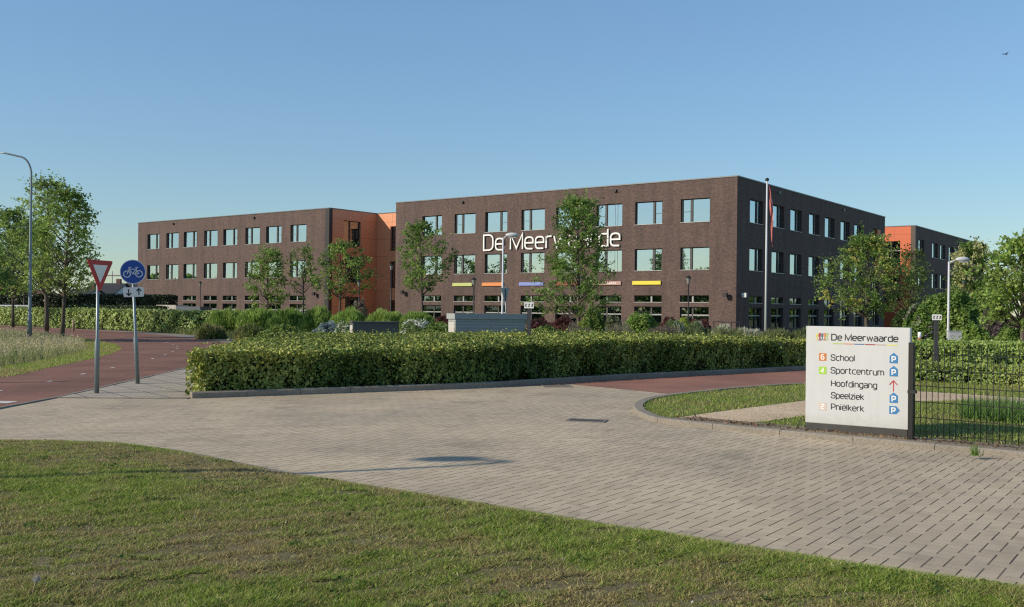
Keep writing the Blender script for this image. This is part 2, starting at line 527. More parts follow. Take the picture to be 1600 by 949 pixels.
class MB:
    """Collects faces, then links them as ONE mesh object."""

    def __init__(self):
        self.v, self.f, self.m, self.s = [], [], [], []

    def face(self, pts, m=0, smooth=False):
        i = len(self.v)
        self.v += [tuple(p) for p in pts]
        self.f.append(tuple(range(i, i + len(pts))))
        self.m.append(m)
        self.s.append(smooth)

    def box(self, x0, x1, y0, y1, z0, z1, m=0, skip=''):
        a = [(x0, y0, z0), (x1, y0, z0), (x1, y1, z0), (x0, y1, z0), (x0, y0, z1), (x1, y0, z1), (x1, y1, z1), (x0, y1, z1)]
        i = len(self.v)
        self.v += a
        for key, q in (('b', (3, 2, 1, 0)), ('t', (4, 5, 6, 7)), ('f', (0, 1, 5, 4)), ('r', (1, 2, 6, 5)), ('k', (2, 3, 7, 6)), ('l', (3, 0, 4, 7))):
            if key not in skip:
                self.f.append(tuple(i + j for j in q))
                self.m.append(m)
                self.s.append(False)

    def tube(self, pts, rad, n=8, m=0, caps=True):
        pts = [Vector(p) for p in pts]
        if not hasattr(rad, '__len__'):
            rad = [rad] * len(pts)
        base = len(self.v)
        prev = None
        for k, p in enumerate(pts):
            d = (pts[min(k + 1, len(pts) - 1)] - pts[max(k - 1, 0)]).normalized()
            if prev is None:
                a = d.orthogonal().normalized()
            else:
                a = (prev - d * prev.dot(d))
                a = a.normalized() if a.length > 1e-6 else d.orthogonal().normalized()
            prev = a
            b = d.cross(a)
            for j in range(n):
                t = 2 * math.pi * j / n
                self.v.append(tuple(p + (a * math.cos(t) + b * math.sin(t)) * rad[k]))
        for k in range(len(pts) - 1):
            for j in range(n):
                j2 = (j + 1) % n
                self.f.append((base + k * n + j, base + k * n + j2, base + (k + 1) * n + j2, base + (k + 1) * n + j))
                self.m.append(m)
                self.s.append(True)
        if caps:
            self.f.append(tuple(base + j for j in reversed(range(n))))
            self.f.append(tuple(base + (len(pts) - 1) * n + j for j in range(n)))
            self.m += [m, m]
            self.s += [False, False]

    def lathe(self, prof, c=(0, 0, 0), n=16, m=0):
        """prof: list of (radius, z)."""
        base = len(self.v)
        for r, z in prof:
            for j in range(n):
                t = 2 * math.pi * j / n
                self.v.append((c[0] + r * math.cos(t), c[1] + r * math.sin(t), c[2] + z))
        for k in range(len(prof) - 1):
            for j in range(n):
                j2 = (j + 1) % n
                self.f.append((base + k * n + j, base + k * n + j2, base + (k + 1) * n + j2, base + (k + 1) * n + j))
                self.m.append(m)
                self.s.append(True)

    def prism(self, poly, d0, d1, m=0, plane='xz', side_m=None):
        """Extrude a 2D outline (any winding, may be concave) between depths d0 and d1 (y for plane xz, z for plane xy)."""
        side_m = m if side_m is None else side_m
        n = len(poly)
        mk = (lambda p, d: (p[0], d, p[1])) if plane == 'xz' else (lambda p, d: (p[0], p[1], d))
        i = len(self.v)
        self.v += [mk(p, d0) for p in poly] + [mk(p, d1) for p in poly]
        tris = tessellate_polygon([[Vector((p[0], p[1], 0)) for p in poly]])
        for t in tris:
            self.f.append((i + t[0], i + t[1], i + t[2]))
            self.f.append((i + n + t[2], i + n + t[1], i + n + t[0]))
            self.m += [m, m]
            self.s += [False, False]
        for k in range(n):
            k2 = (k + 1) % n
            self.f.append((i + k, i + k2, i + n + k2, i + n + k))
            self.m.append(side_m)
            self.s.append(False)

    def stroke(self, pts, w, d0, d1, closed=False, m=0):
        """A flat ribbon of width w along a 2D path in the xz plane, extruded from y=d0 to d1."""
        P = [Vector((p[0], p[1])) for p in pts]
        Q = [P[0]]
        for p in P[1:]:
            if (p - Q[-1]).length > 1e-5:
                Q.append(p)
        if closed and (Q[0] - Q[-1]).length < 1e-5:
            Q.pop()
        n = len(Q)
        L, Rr = [], []
        for k in range(n):
            if closed:
                a, b = Q[k - 1], Q[(k + 1) % n]
            else:
                a, b = Q[max(k - 1, 0)], Q[min(k + 1, n - 1)]
            d1_ = (Q[k] - a).normalized() if (Q[k] - a).length > 1e-6 else (b - Q[k]).normalized()
            d2_ = (b - Q[k]).normalized() if (b - Q[k]).length > 1e-6 else d1_
            n1 = Vector((-d1_.y, d1_.x))
            n2 = Vector((-d2_.y, d2_.x))
            mm = n1 + n2
            mm = mm.normalized() if mm.length > 1e-6 else n1
            sc = 1 / max(0.45, mm.dot(n1))
            L.append(Q[k] + mm * (w / 2 * sc))
            Rr.append(Q[k] - mm * (w / 2 * sc))
        i = len(self.v)
        for k in range(n):
            self.v += [(L[k].x, d0, L[k].y), (Rr[k].x, d0, Rr[k].y), (L[k].x, d1, L[k].y), (Rr[k].x, d1, Rr[k].y)]
        rngk = range(n) if closed else range(n - 1)
        for k in rngk:
            a = i + 4 * k
            b = i + 4 * ((k + 1) % n)
            for q in ((a, a + 1, b + 1, b), (a + 2, b + 2, b + 3, a + 3), (a, b, b + 2, a + 2), (a + 1, a + 3, b + 3, b + 1)):
                self.f.append(q)
                self.m.append(m)
                self.s.append(False)
        if not closed:
            for a in (i, i + 4 * (n - 1)):
                self.f.append((a, a + 2, a + 3, a + 1))
                self.m.append(m)
                self.s.append(False)

    def build(self, name, mats, parent=None, uv=None, fix=True):
        me = bpy.data.meshes.new(name)
        me.from_pydata(self.v, [], self.f)
        mats = mats if isinstance(mats, (list, tuple)) else [mats]
        for mt in mats:
            me.materials.append(mt)
        me.polygons.foreach_set('material_index', self.m)
        me.polygons.foreach_set('use_smooth', self.s)
        if fix:
            bm = bmesh.new()
            bm.from_mesh(me)
            bmesh.ops.recalc_face_normals(bm, faces=bm.faces)
            bm.to_mesh(me)
            bm.free()
        if uv:
            lay = me.uv_layers.new(name='UVMap')
            for p in me.polygons:
                nr = p.normal
                for li in p.loop_indices:
                    c = me.vertices[me.loops[li].vertex_index].co
                    if callable(uv):
                        lay.data[li].uv = uv(c)
                    elif abs(nr.z) > 0.7:
                        lay.data[li].uv = (c.x, c.y)
                    elif abs(nr.y) > abs(nr.x):
                        lay.data[li].uv = (c.x, c.z)
                    else:
                        lay.data[li].uv = (c.y, c.z)
        o = bpy.data.objects.new(name, me)
        COL.objects.link(o)
        if parent:
            o.parent = parent
        return o


def copy_tree(o, parent=None):
    c = o.copy()
    COL.objects.link(c)
    if parent:
        c.parent = parent
    for ch in list(o.children):
        copy_tree(ch, c)
    return c


def np_mesh(name, verts, k, cols, mat, parent=None):
    """verts (n*k,3) faces of k corners each, one colour per face-corner vertex."""
    n = len(verts) // k
    me = bpy.data.meshes.new(name)
    me.vertices.add(n * k)
    me.vertices.foreach_set('co', np.ascontiguousarray(verts, dtype=np.float32).ravel())
    me.loops.add(n * k)
    me.loops.foreach_set('vertex_index', np.arange(n * k, dtype=np.int32))
    me.polygons.add(n)
    me.polygons.foreach_set('loop_start', np.arange(0, n * k, k, dtype=np.int32))
    me.update(calc_edges=True)
    ca = me.color_attributes.new('col', 'FLOAT_COLOR', 'POINT')
    c4 = np.ones((n * k, 4), dtype=np.float32)
    c4[:, :3] = np.repeat(cols, k, axis=0)
    ca.data.foreach_set('color', c4.ravel())
    me.materials.append(mat)
    o = bpy.data.objects.new(name, me)
    COL.objects.link(o)
    if parent:
        o.parent = parent
    return o


def vnoise(p, scale, seed=0):
    """cheap smooth noise in [0,1] from summed sines with random phases."""
    r = np.random.default_rng(seed)
    out = np.zeros(len(p))
    for _ in range(7):
        k = r.normal(size=p.shape[1]) * scale
        out += np.sin(p @ k + r.uniform(0, 6.28))
    return np.clip(0.5 + out / 7.0, 0, 1)


def pick_cols(pos, pal, seed, clump=1.2):
    pal = np.array(pal)
    r = np.random.default_rng(seed)
    n = len(pos)
    t = np.clip(vnoise(pos, clump, seed) * 0.75 + r.uniform(-0.25, 0.5, n), 0, 0.999) * (len(pal) - 1)
    i = t.astype(int)
    fr = (t - i)[:, None]
    c = pal[i] * (1 - fr) + pal[np.minimum(i + 1, len(pal) - 1)] * fr
    return np.clip(c * r.uniform(0.7, 1.3, (n, 1)) * 1.5, 0, 0.85)


def leaf_quads(pos, size, aspect=0.55, up=0.5, seed=0, outward=None):
    """Rhombic leaves, slightly random, facing up/outward by 'up'."""
    r = np.random.default_rng(seed + 11)
    n = len(pos)
    nr = r.normal(size=(n, 3))
    nr[:, 2] += up * 2
    if outward is not None:
        nr += outward * 1.3
    nr /= np.linalg.norm(nr, axis=1)[:, None] + 1e-9
    t = r.normal(size=(n, 3))
    t -= nr * np.sum(t * nr, axis=1)[:, None]
    t /= np.linalg.norm(t, axis=1)[:, None] + 1e-9
    b = np.cross(nr, t)
    s = (size * r.uniform(0.6, 1.35, n))[:, None]
    v = np.empty((n, 4, 3))
    v[:, 0] = pos - t * s * 0.5
    v[:, 1] = pos + b * s * 0.5 * aspect - nr * s * 0.1
    v[:, 2] = pos + t * s * 0.55 - nr * s * 0.08
    v[:, 3] = pos - b * s * 0.5 * aspect - nr * s * 0.1
    return v.reshape(-1, 3)


def in_poly(x, y, poly):
    ins = np.zeros(len(x), bool)
    n = len(poly)
    for i in range(n):
        x1, y1 = poly[i]
        x2, y2 = poly[(i + 1) % n]
        c = ((y1 > y) != (y2 > y)) & (x < (x2 - x1) * (y - y1) / (y2 - y1 + 1e-12) + x1)
        ins ^= c
    return ins


def sample_poly(poly, n, seed=0):
    r = np.random.default_rng(seed)
    P = np.array(poly)
    lo, hi = P.min(0), P.max(0)
    out = np.empty((0, 2))
    while len(out) < n:
        q = r.uniform(lo, hi, (n * 2, 2))
        out = np.vstack([out, q[in_poly(q[:, 0], q[:, 1], poly)]])
    return out[:n]


def poly_area(poly):
    P = np.array(poly)
    x, y = P[:, 0], P[:, 1]
    return 0.5 * abs(np.dot(x, np.roll(y, -1)) - np.dot(y, np.roll(x, -1)))


def smooth_line(pts, k=6):
    """Catmull-Rom through 2D points."""
    P = [Vector((p[0], p[1])) for p in pts]
    P = [P[0] * 2 - P[1]] + P + [P[-1] * 2 - P[-2]]
    out = []
    for i in range(1, len(P) - 2):
        for j in range(k):
            t = j / k
            a, b, c, d = P[i - 1], P[i], P[i + 1], P[i + 2]
            q = 0.5 * ((2 * b) + (c - a) * t + (2 * a - 5 * b + 4 * c - d) * t * t + (3 * b - a - 3 * c + d) * t ** 3)
            out.append((q.x, q.y))
    out.append((P[-2].x, P[-2].y))
    return out


def sheet(name, poly, z, mat, uv=True, kind='structure'):
    mb = MB()
    i = 0
    mb.v = [(p[0], p[1], z) for p in poly]
    for t in tessellate_polygon([[Vector((p[0], p[1], 0)) for p in poly]]):
        mb.f.append(tuple(t))
        mb.m.append(0)
        mb.s.append(False)
    o = mb.build(name, mat, uv=uv)
    if o.data.polygons[0].normal.z < 0:
        o.data.flip_normals()
    return tag(o, kind=kind)


def offset_line(pts, d):
    """shift a polyline to its left by d."""
    P = [Vector(p) for p in pts]
    out = []
    for k in range(len(P)):
        a, b = P[max(k - 1, 0)], P[min(k + 1, len(P) - 1)]
        t = (b - a).normalized()
        out.append((P[k].x - t.y * d, P[k].y + t.x * d))
    return out


def kerb(name, line, width, z0, z1, mat, piece=1.0):
    """A row of kerb stones following a line (the stones' joints are narrow open gaps)."""
    # resample to pieces
    P = [Vector(p) for p in line]
    L = [0]
    for a, b in zip(P, P[1:]):
        L.append(L[-1] + (b - a).length)

    def pt(s):
        for k in range(len(P) - 1):
            if s <= L[k + 1] + 1e-9:
                t = (s - L[k]) / max(1e-9, L[k + 1] - L[k])
                return P[k].lerp(P[k + 1], t)
        return P[-1]
    mb = MB()
    s = 0.0
    rr = random.Random(3)
    while s < L[-1] - 0.05:
        e = min(L[-1], s + piece)
        dz = rr.uniform(-0.004, 0.004)
        sub = 4
        ring = []
        for j in range(sub + 1):
            u = s + 0.004 + (e - s - 0.008) * j / sub
            p, q = pt(u), pt(min(L[-1], u + 0.05))
            t = (q - p)
            if t.length < 1e-6:
                t = p - pt(u - 0.05)
            t.normalize()
            n = Vector((-t.y, t.x))
            ring.append([(p.x, p.y, z0), (p.x + n.x * 0.0, p.y + n.y * 0.0, z1 - 0.02 + dz), (p.x + n.x * 0.02, p.y + n.y * 0.02, z1 + dz),
                         (p.x + n.x * width, p.y + n.y * width, z1 + dz), (p.x + n.x * width, p.y + n.y * width, z0)])
        for a, b in zip(ring, ring[1:]):
            for k in range(4):
                mb.face([a[k], a[k + 1], b[k + 1], b[k]])
        mb.face(ring[0])
        mb.face(ring[-1])
        s = e
    return tag(mb.build(name, mat), kind='structure')


# ------------------------------------------------------------------ lettering (squarish rounded strokes)
def rnd(pts, closed=False, seg=5):
    """pts: (x, y) or (x, y, r): path with rounded corners."""
    P = [(p[0], p[1], p[2] if len(p) > 2 else 0) for p in pts]
    n = len(P)
    out = []
    for k in range(n):
        x, y, r = P[k]
        if r == 0 or (not closed and k in (0, n - 1)):
            out.append((x, y))
            continue
        p = Vector((x, y))
        a = Vector(P[k - 1][:2])
        b = Vector(P[(k + 1) % n][:2])
        ra = min(r, (a - p).length * 0.5)
        rb = min(r, (b - p).length * 0.5)
        s = p + (a - p).normalized() * ra
        e = p + (b - p).normalized() * rb
        for j in range(seg + 1):
            t = j / seg
            q = s * (1 - t) ** 2 + p * 2 * t * (1 - t) + e * t * t
            out.append((q.x, q.y))
    return out


XH = 0.74
GL = {
    'D': (0.76, [([(0, 0), (0, 1), (0.72, 1, .36), (0.72, 0, .36)], True)]),
    'M': (0.92, [([(0, 0), (0, 1), (0.45, 0.06), (0.9, 1), (0.9, 0)], False)]),
    'H': (0.74, [([(0, 0), (0, 1)], False), ([(0.72, 0), (0.72, 1)], False), ([(0, .52), (.72, .52)], False)]),
    'S': (0.70, [([(0.68, .72), (.68, 1, .27), (0, 1, .27), (0, .52, .27), (.68, .52, .27), (.68, 0, .27), (0, 0, .27), (0, .28)], False)]),
    'P': (0.68, [([(0, 0), (0, 1), (.66, 1, .3), (.66, .42, .3), (0, .42)], False)]),
    'e': (0.60, [([(0.03, .38), (.58, .38), (.58, XH, .27), (0, XH, .27), (0, 0, .27), (.56, 0)], False)]),
    'r': (0.38, [([(0, 0), (0, XH)], False), ([(0, .45), (0, XH, .27), (.38, XH)], False)]),
    'w': (0.86, [([(0, XH), (.2, 0.02), (.43, XH - .05), (.66, 0.02), (.86, XH)], False)]),
    'a': (0.58, [([(.04, XH), (.56, XH, .27), (.56, 0)], False), ([(.56, .42), (0, .42, .2), (0, 0, .2), (.56, 0)], False)]),
    'd': (0.60, [([(.58, 1.02), (.58, 0), (0, 0, .27), (0, XH, .27), (.58, XH)], False)]),
    'c': (0.54, [([(.54, XH), (0, XH, .27), (0, 0, .27), (.54, 0)], False)]),
    'h': (0.58, [([(0, 0), (0, 1.02)], False), ([(0, XH), (.56, XH, .27), (.56, 0)], False)]),
    'o': (0.60, [([(0, 0, .27), (0, XH, .27), (.58, XH, .27), (.58, 0, .27)], True)]),
    'l': (0.08, [([(0, 0), (0, 1.02)], False)]),
    'p': (0.60, [([(0, -.27), (0, XH), (.58, XH, .27), (.58, 0, .27), (0, 0)], False)]),
    't': (0.40, [([(.1, .98), (.1, 0, .2), (.4, 0)], False), ([(-.04, XH), (.38, XH)], False)]),
    'n': (0.58, [([(0, 0), (0, XH), (.56, XH, .27), (.56, 0)], False)]),
    'u': (0.58, [([(0, XH), (0, 0, .27), (.56, 0), (.56, XH)], False)]),
    'm': (0.96, [([(0, 0), (0, XH), (.94, XH, .27), (.94, 0)], False), ([(.47, XH), (.47, 0)], False)]),
    'f': (0.36, [([(.1, 0), (.1, 1.02, .2), (.38, 1.02)], False), ([(-.04, XH), (.36, XH)], False)]),
    'i': (0.08, [([(0, 0), (0, XH)], False), ([(0, .92), (0, 1.03)], False)]),
    'g': (0.60, [([(.58, 0), (0, 0, .27), (0, XH, .27), (.58, XH), (.58, -.27, .27), (.04, -.27)], False)]),
    'z': (0.54, [([(0, XH), (.52, XH), (0, 0), (.54, 0)], False)]),
    'k': (0.54, [([(0, 0), (0, 1.02)], False), ([(.5, XH), (0.04, .36)], False), ([(.14, .43), (.54, 0)], False)]),
    'ë': (0.60, [([(0.03, .38), (.58, .38), (.58, XH, .27), (0, XH, .27), (0, 0, .27), (.56, 0)], False), ([(.16, .9), (.16, 1.0)], False), ([(.42, .9), (.42, 1.0)], False)]),
    '6': (0.62, [([(.56, 1), (0, 1, .27), (0, 0, .27), (.6, 0, .27), (.6, .56, .27), (0, .56)], False)]),
    '4': (0.66, [([(.48, 0), (.48, 1), (0, .28), (.66, .28)], False)]),
    '2': (0.62, [([(0, .8), (0, 1, .27), (.6, 1, .27), (.6, .54, .27), (0, .5, .27), (0, 0), (.62, 0)], False)]),
}


def text_width(s, gap):
    return sum((0.36 if ch == ' ' else GL[ch][0] + gap) for ch in s) - gap


def write(mb, s, x, z, h, sw, y0, y1, fit=None, gap=0.2, m=0):
    sx = h
    if fit:
        sx = fit / text_width(s, gap)
    for ch in s:
        if ch == ' ':
            x += 0.36 * sx
            continue
        w, paths = GL[ch]
        for pts, closed in paths:
            q = [(x + p[0] * sx, z + p[1] * h) for p in rnd(pts, closed)]
            mb.stroke(q, sw, y0, y1, closed, m)
        x += (w + gap) * sx


# ================================================================== SETTING: ground sheets
gm = MB()
gm.v = [(2500 * math.cos(2 * math.pi * k / 64), 2500 * math.sin(2 * math.pi * k / 64), 0) for k in range(64)]
gm.f, gm.m, gm.s = [tuple(range(64))], [0], [False]
tag(gm.build('ground', M_TURF), kind='structure')

lawn_edge = [gp(*p) for p in ((0, 690), (150, 692), (270, 704), (420, 733), (560, 757), (760, 789), (1000, 829), (1200, 860), (1400, 893), (1600, 917))]
lawn_edge = [(-26, 12.2), (-16, 12.05), (-10, 11.9)] + lawn_edge + [(4.6, 5.1), (7.0, 3.7), (11, 1.4)]
lawn_edge_s = smooth_line(lawn_edge, 5)
hedge_kerb = [gp(*p) for p in ((300, 623.6), (501, 616.4), (760, 606.4), (960, 594), (1257, 579))]
hedge_kerb = smooth_line([hedge_kerb[0]] + hedge_kerb[1:] + [(11.9, 31.0), (18.5, 35.6), (27, 41.5)], 6)
island_edge = [(14.0, 28.2), (9.9, 24.7), gp(1257, 603), gp(1160, 609.5), gp(1070, 618.5), gp(1013, 627), gp(992, 636), gp(990.5, 645), gp(1003, 653), gp(1030, 661.5),
               gp(1130, 673), gp(1260, 685), gp(1400, 699), gp(1600, 717), (8.2, 9.4), (12, 6.1)]
island_s = smooth_line(island_edge, 6)

PU = 0.113
pj = (0.585, 0.811)          # direction of the dark joints
pq = (0.811, -0.585)
drive_poly = [(-8.15, 10.0), (-8.15, 17.45), (-6.6, 17.45)] + hedge_kerb[:-8] + [(12, 26), (14, 20), (18, 6), (14, -2), (-2, 2.5), (-6, 9)]
PO = gp(1200 + 650 / 4, 700 + 680 / 4)
mb = MB()
mb.v = [(p[0], p[1], 0.006) for p in drive_poly]
for t in tessellate_polygon([[Vector((p[0], p[1], 0)) for p in drive_poly]]):
    mb.f.append(tuple(t)); mb.m.append(0); mb.s.append(False)
o = mb.build('driveway', M_PAVER, uv=lambda c: (((c.x - PO[0]) * pq[0] + (c.y - PO[1]) * pq[1]) / PU, ((c.x - PO[0]) * pj[0] + (c.y - PO[1]) * pj[1]) / PU))
if o.data.polygons[0].normal.z < 0:
    o.data.flip_normals()
tag(o, kind='structure')

# red road to the car park on the right
road_far = hedge_kerb[12:]
road_poly = [gp(890, 601), gp(985, 610), gp(1080, 620)] + [(3.4, 19.6), (5.0, 21.0), (6.9, 22.4), (10.2, 25.0), (14.3, 28.4), (21, 33.5), (30, 40)] + [(28, 42.5)] + list(reversed(road_far))
sheet('road', road_poly, 0.010, M_REDROAD)

# red asphalt cycle path, curving away to the left
cp_right = smooth_line([(-8.15, 8.0), (-8.15, 15.6), (-8.17, 18.0), (-8.41, 21.5), (-8.81, 27.0), (-9.6, 33), (-11.2, 40), (-14.2, 47.2), (-20.3, 56.5), (-28.5, 66), (-40, 76.5), (-58, 92)], 5)
cp_left = smooth_line([(-11.2, 8.0), (-11.25, 16), (-11.40, 21.8), (-12.14, 25.8), (-13.06, 30.8), (-14.5, 36.2), (-16.3, 40.5), (-19.5, 46.0), (-25.3, 54.0), (-33, 63), (-43, 72.5), (-60, 88)], 5)
sheet('cycle_path', cp_right + list(reversed(cp_left)), 0.014, M_REDASPHALT)
# side path of grey slabs along the far bend
sp_in = [(x + 0.02, y) for x, y in cp_right[30:]]
sp_out = offset_line(cp_right[30:], -1.6)
sheet('side_path', sp_in + list(reversed(sp_out)), 0.010, M_KERB)
# footpath slabs between cycle path and hedge
walk_poly = [(-8.16, 17.45)] + [(x, y) for x, y in cp_right if 17.6 < y < 34] + [(-8.0, 34), (-7.2, 29.5), (-6.3, 21.0), (-5.75, 17.6), (-6.6, 17.45)]
mb = MB()
mb.v = [(p[0], p[1], 0.018) for p in walk_poly]
for t in tessellate_polygon([[Vector((p[0], p[1], 0)) for p in walk_poly]]):
    mb.f.append(tuple(t)); mb.m.append(0); mb.s.append(False)
a0 = R_(38)
o = mb.build('footpath', M_SLAB, uv=lambda c: (c.x * math.cos(a0) + c.y * math.sin(a0), -c.x * math.sin(a0) + c.y * math.cos(a0)))
if o.data.polygons[0].normal.z < 0:
    o.data.flip_normals()
tag(o, kind='structure')
# flush band of kerbstones between slabs and pavers
kerb('footpath_edge_kerb', [(-5.75, 17.50), (-8.1, 17.44)], 0.1, -0.02, 0.022, M_KERB, 1.0)
kerb('cycle_path_kerb', list(reversed([(x, y) for x, y in cp_right if 8 <= y < 34])), 0.1, -0.02, 0.026, M_KERB, 1.0)

# painted marks on the cycle path
mk = MB()
cl = [((a[0] + b[0]) / 2, (a[1] + b[1]) / 2) for a, b in zip(cp_right, cp_left)]
P = [Vector(p) for p in cl]
acc, nxt = 0.0, 0.6
for a, b in zip(P, P[1:]):
    seg = (b - a).length
    t = (b - a).normalized()
    n = Vector((-t.y, t.x))
    while nxt < acc + seg:
        p = a + t * (nxt - acc)
        if 17 < p.y < 60:
            q = p + t * 0.30
            w = 0.045
            mk.face([(p.x + n.x * w, p.y + n.y * w, 0.018), (p.x - n.x * w, p.y - n.y * w, 0.018), (q.x - n.x * w, q.y - n.y * w, 0.018), (q.x + n.x * w, q.y + n.y * w, 0.018)])
        nxt += 2.45
    acc += seg
x0, y0 = gp(47, 629.5)
mk.face([(-11.0, 16.25, 0.018), (-8.35, 16.25, 0.018), (-8.35, 16.62, 0.018), (-11.0, 16.62, 0.018)])
tag(mk.build('cycle_path_markings', plain('road_paint', (0.6, 0.58, 0.54), 0.7, noise=0.25, scale=12)), kind='structure')

# kerbs
kerb('lawn_edge_kerb', list(reversed(lawn_edge_s)), 0.1, -0.05, 0.016, M_KERB, 1.0)
kerb('hedge_kerb', list(hedge_kerb), 0.15, -0.05, 0.12, M_KERB, 1.0)
kerb('island_kerb', list(island_s), 0.16, -0.05, 0.078, M_KERB, 1.0)

# island: turf sheet, gravel strip, bare soil by the kerb
isl_in = offset_line(island_s, 0.155)
isl_poly = isl_in + [(20, 8), (22, 26)]
sheet('island_turf', isl_poly, 0.050, M_TURF)
gravel_poly = [gp(1051, 654, .057), gp(1110, 645, .057), gp(1180, 636, .057), gp(1258, 626, .057), gp(1425, 611, .057), gp(1600, 622, .057), (9.8, 16.6), gp(1600, 636, .057), gp(1500, 626, .057), gp(1425, 628, .057),
               gp(1330, 640, .057), gp(1258, 649.5, .057), gp(1194, 659, .057), gp(1120, 661.8, .057), gp(1080, 658, .057)]
sheet('gravel_path', gravel_poly, 0.057, M_GRAVEL)
soil_poly = offset_line(island_s, 0.17)[54:]
soil_in = offset_line(island_s, 0.75)[54:]
sheet('bare_soil', soil_poly + list(reversed(soil_in)), 0.063, M_SOIL)

# lawn: a gently uneven raised sheet behind the flush kerb
lx = np.arange(-16, 9.01, 0.12)
lin = offset_line(list(reversed(lawn_edge_s)), 0.1)      # to the lawn side
LAWN = [p for p in lin] + [(-26, -3), (11, -3)]
LE = np.array(lin)
order = np.argsort(LE[:, 0])
LEx, LEy = LE[order, 0], LE[order, 1]


def lawn_z(x, y):
    d = np.interp(x, LEx, LEy) - y
    p = np.stack([x, y], 1)
    return 0.016 + np.clip(d, 0, 0.35) / 0.35 * 0.05 + np.clip(d, 0, 4) * 0.012 + (vnoise(p, 2.2, 3) - 0.5) * 0.035 * np.clip(d * 2, 0, 1) + (vnoise(p, 9.0, 4) - 0.5) * 0.03 * np.clip(d * 3, 0, 1)


rows = 60
xs = np.linspace(-20, 9.5, 230)
ey_ = np.interp(xs, LEx, LEy)
vv = []
for r_i in range(rows + 1):
    f = (r_i / rows) ** 1.6
    yy = ey_ - f * (ey_ + 2.5)
    zz = lawn_z(xs, yy - 1e-4)
    vv.append(np.stack([xs, yy, zz], 1))
V = np.concatenate(vv)
mb = MB()
mb.v = [tuple(p) for p in V]
nx = len(xs)
for r_i in range(rows):
    for k in range(nx - 1):
        a = r_i * nx + k
        mb.f.append((a, a + nx, a + nx + 1, a + 1))
mb.m = [0] * len(mb.f)
mb.s = [True] * len(mb.f)
o = mb.build('lawn', M_THATCH, fix=False)
if o.data.polygons[0].normal.z < 0:
    o.data.flip_normals()
tag(o, kind='structure')


def blades(name, xy, zf, h, w, cols, lean=0.5, seed=1, mat=None):
    r = np.random.default_rng(seed)
    n = len(xy)
    a = r.uniform(0, 2 * math.pi, n)
    hh = h * r.uniform(0.55, 1.3, n)
    ln = lean * r.normal(0, 1, (n, 2))
    z = zf
    t = np.stack([np.cos(a), np.sin(a), np.zeros(n)], 1) * (w * r.uniform(0.6, 1.3, n) / 2)[:, None]
    base = np.stack([xy[:, 0], xy[:, 1], z], 1)
    tip = base + np.stack([ln[:, 0] * hh, ln[:, 1] * hh, hh], 1)
    v = np.empty((n, 3, 3))
    v[:, 0] = base - t
    v[:, 1] = base + t
    v[:, 2] = tip
    return np_mesh(name, v.reshape(-1, 3), 3, cols, mat or M_GRASS)


def lawn_cols(xy, seed, dry=0.5):
    r = np.random.default_rng(seed)
    n = len(xy)
    d = vnoise(xy, 1.1, 21) * 0.34 + vnoise(xy, 3.4, 22) * 0.26 + vnoise(xy, 12, 24) * 0.22 + vnoise(xy, 30, 25) * 0.18 + r.normal(0, 0.13, n)
    t = np.clip((d - dry + 0.10) / 0.22, 0, 1)[:, None]
    green = np.array((0.125, 0.19, 0.032)) * r.uniform(0.45, 1.6, (n, 1)) + np.array((0.09, 0.06, 0.02)) * r.uniform(0, 1, (n, 1)) ** 2
    brown = np.array((0.26, 0.21, 0.10)) * r.uniform(0.4, 1.5, (n, 1))
    c = green * (1 - t) + brown * t
    st = r.uniform(0, 1, n) < 0.13
    c[st] = np.array((0.42, 0.40, 0.17)) * r.uniform(0.6, 1.2, (st.sum(), 1))
    return c * 1.36


# foreground lawn blades
nB = 560000
r = np.random.default_rng(5)
uy = r.uniform(0, 1, nB * 2)
Yd = 4.4 + (12.2 - 4.4) * uy ** 1.35
Xd = r.uniform(-1, 1, nB * 2) * (Yd * 0.60 + 0.7)
ok = (Yd < np.interp(Xd, LEx, LEy) + 0.05 * (vnoise(np.c_[Xd, Yd], 6.0, 31) - 0.2))
xy = np.stack([Xd, Yd], 1)[ok][:nB]
thin = vnoise(xy, 1.1, 21) * 0.55 + vnoise(xy, 3.4, 22) * 0.45
bare_ = np.clip((vnoise(xy, 26.0, 33) * 0.65 + vnoise(xy, 9.0, 34) * 0.35 + 0.2 * (thin - 0.5) - 0.66) * 9, 0, 0.9)
keep = r.uniform(0, 1, len(xy)) > np.maximum(np.clip((thin - 0.5) * 1.2, 0, 0.25), bare_)
xy = xy[keep]
hgt = 0.030 * (1.15 - 0.5 * np.clip(vnoise(xy, 1.1, 21), 0, 1))
o = blades('lawn_grass', xy, lawn_z(xy[:, 0], xy[:, 1]) - 0.004, hgt, 0.0085, lawn_cols(xy, 6, 0.545), 1.1, 8)
tag(o, 'short mown green and dry brown grass of the lawn in front', 'grass', kind='stuff')

# island grass
ipoly = [p for p in isl_in if p[1] < 30] + [(16, 8), (16, 26)]
q = sample_poly(ipoly, 150000, 9)
q = q[(q[:, 0] / q[:, 1] < 0.62) & ~in_poly(q[:, 0], q[:, 1], gravel_poly)]
bare = soil_poly + list(reversed(soil_in))
q = q[~in_poly(q[:, 0], q[:, 1], bare) | (np.random.default_rng(1).uniform(0, 1, len(q)) < 0.10)]
o = blades('island_grass', q, np.full(len(q), 0.048), 0.05, 0.011, lawn_cols(q, 10, 0.68) * 1.05, 0.6, 11)
tag(o, 'short grass on the kerbed island around the white panel', 'grass', kind='stuff')
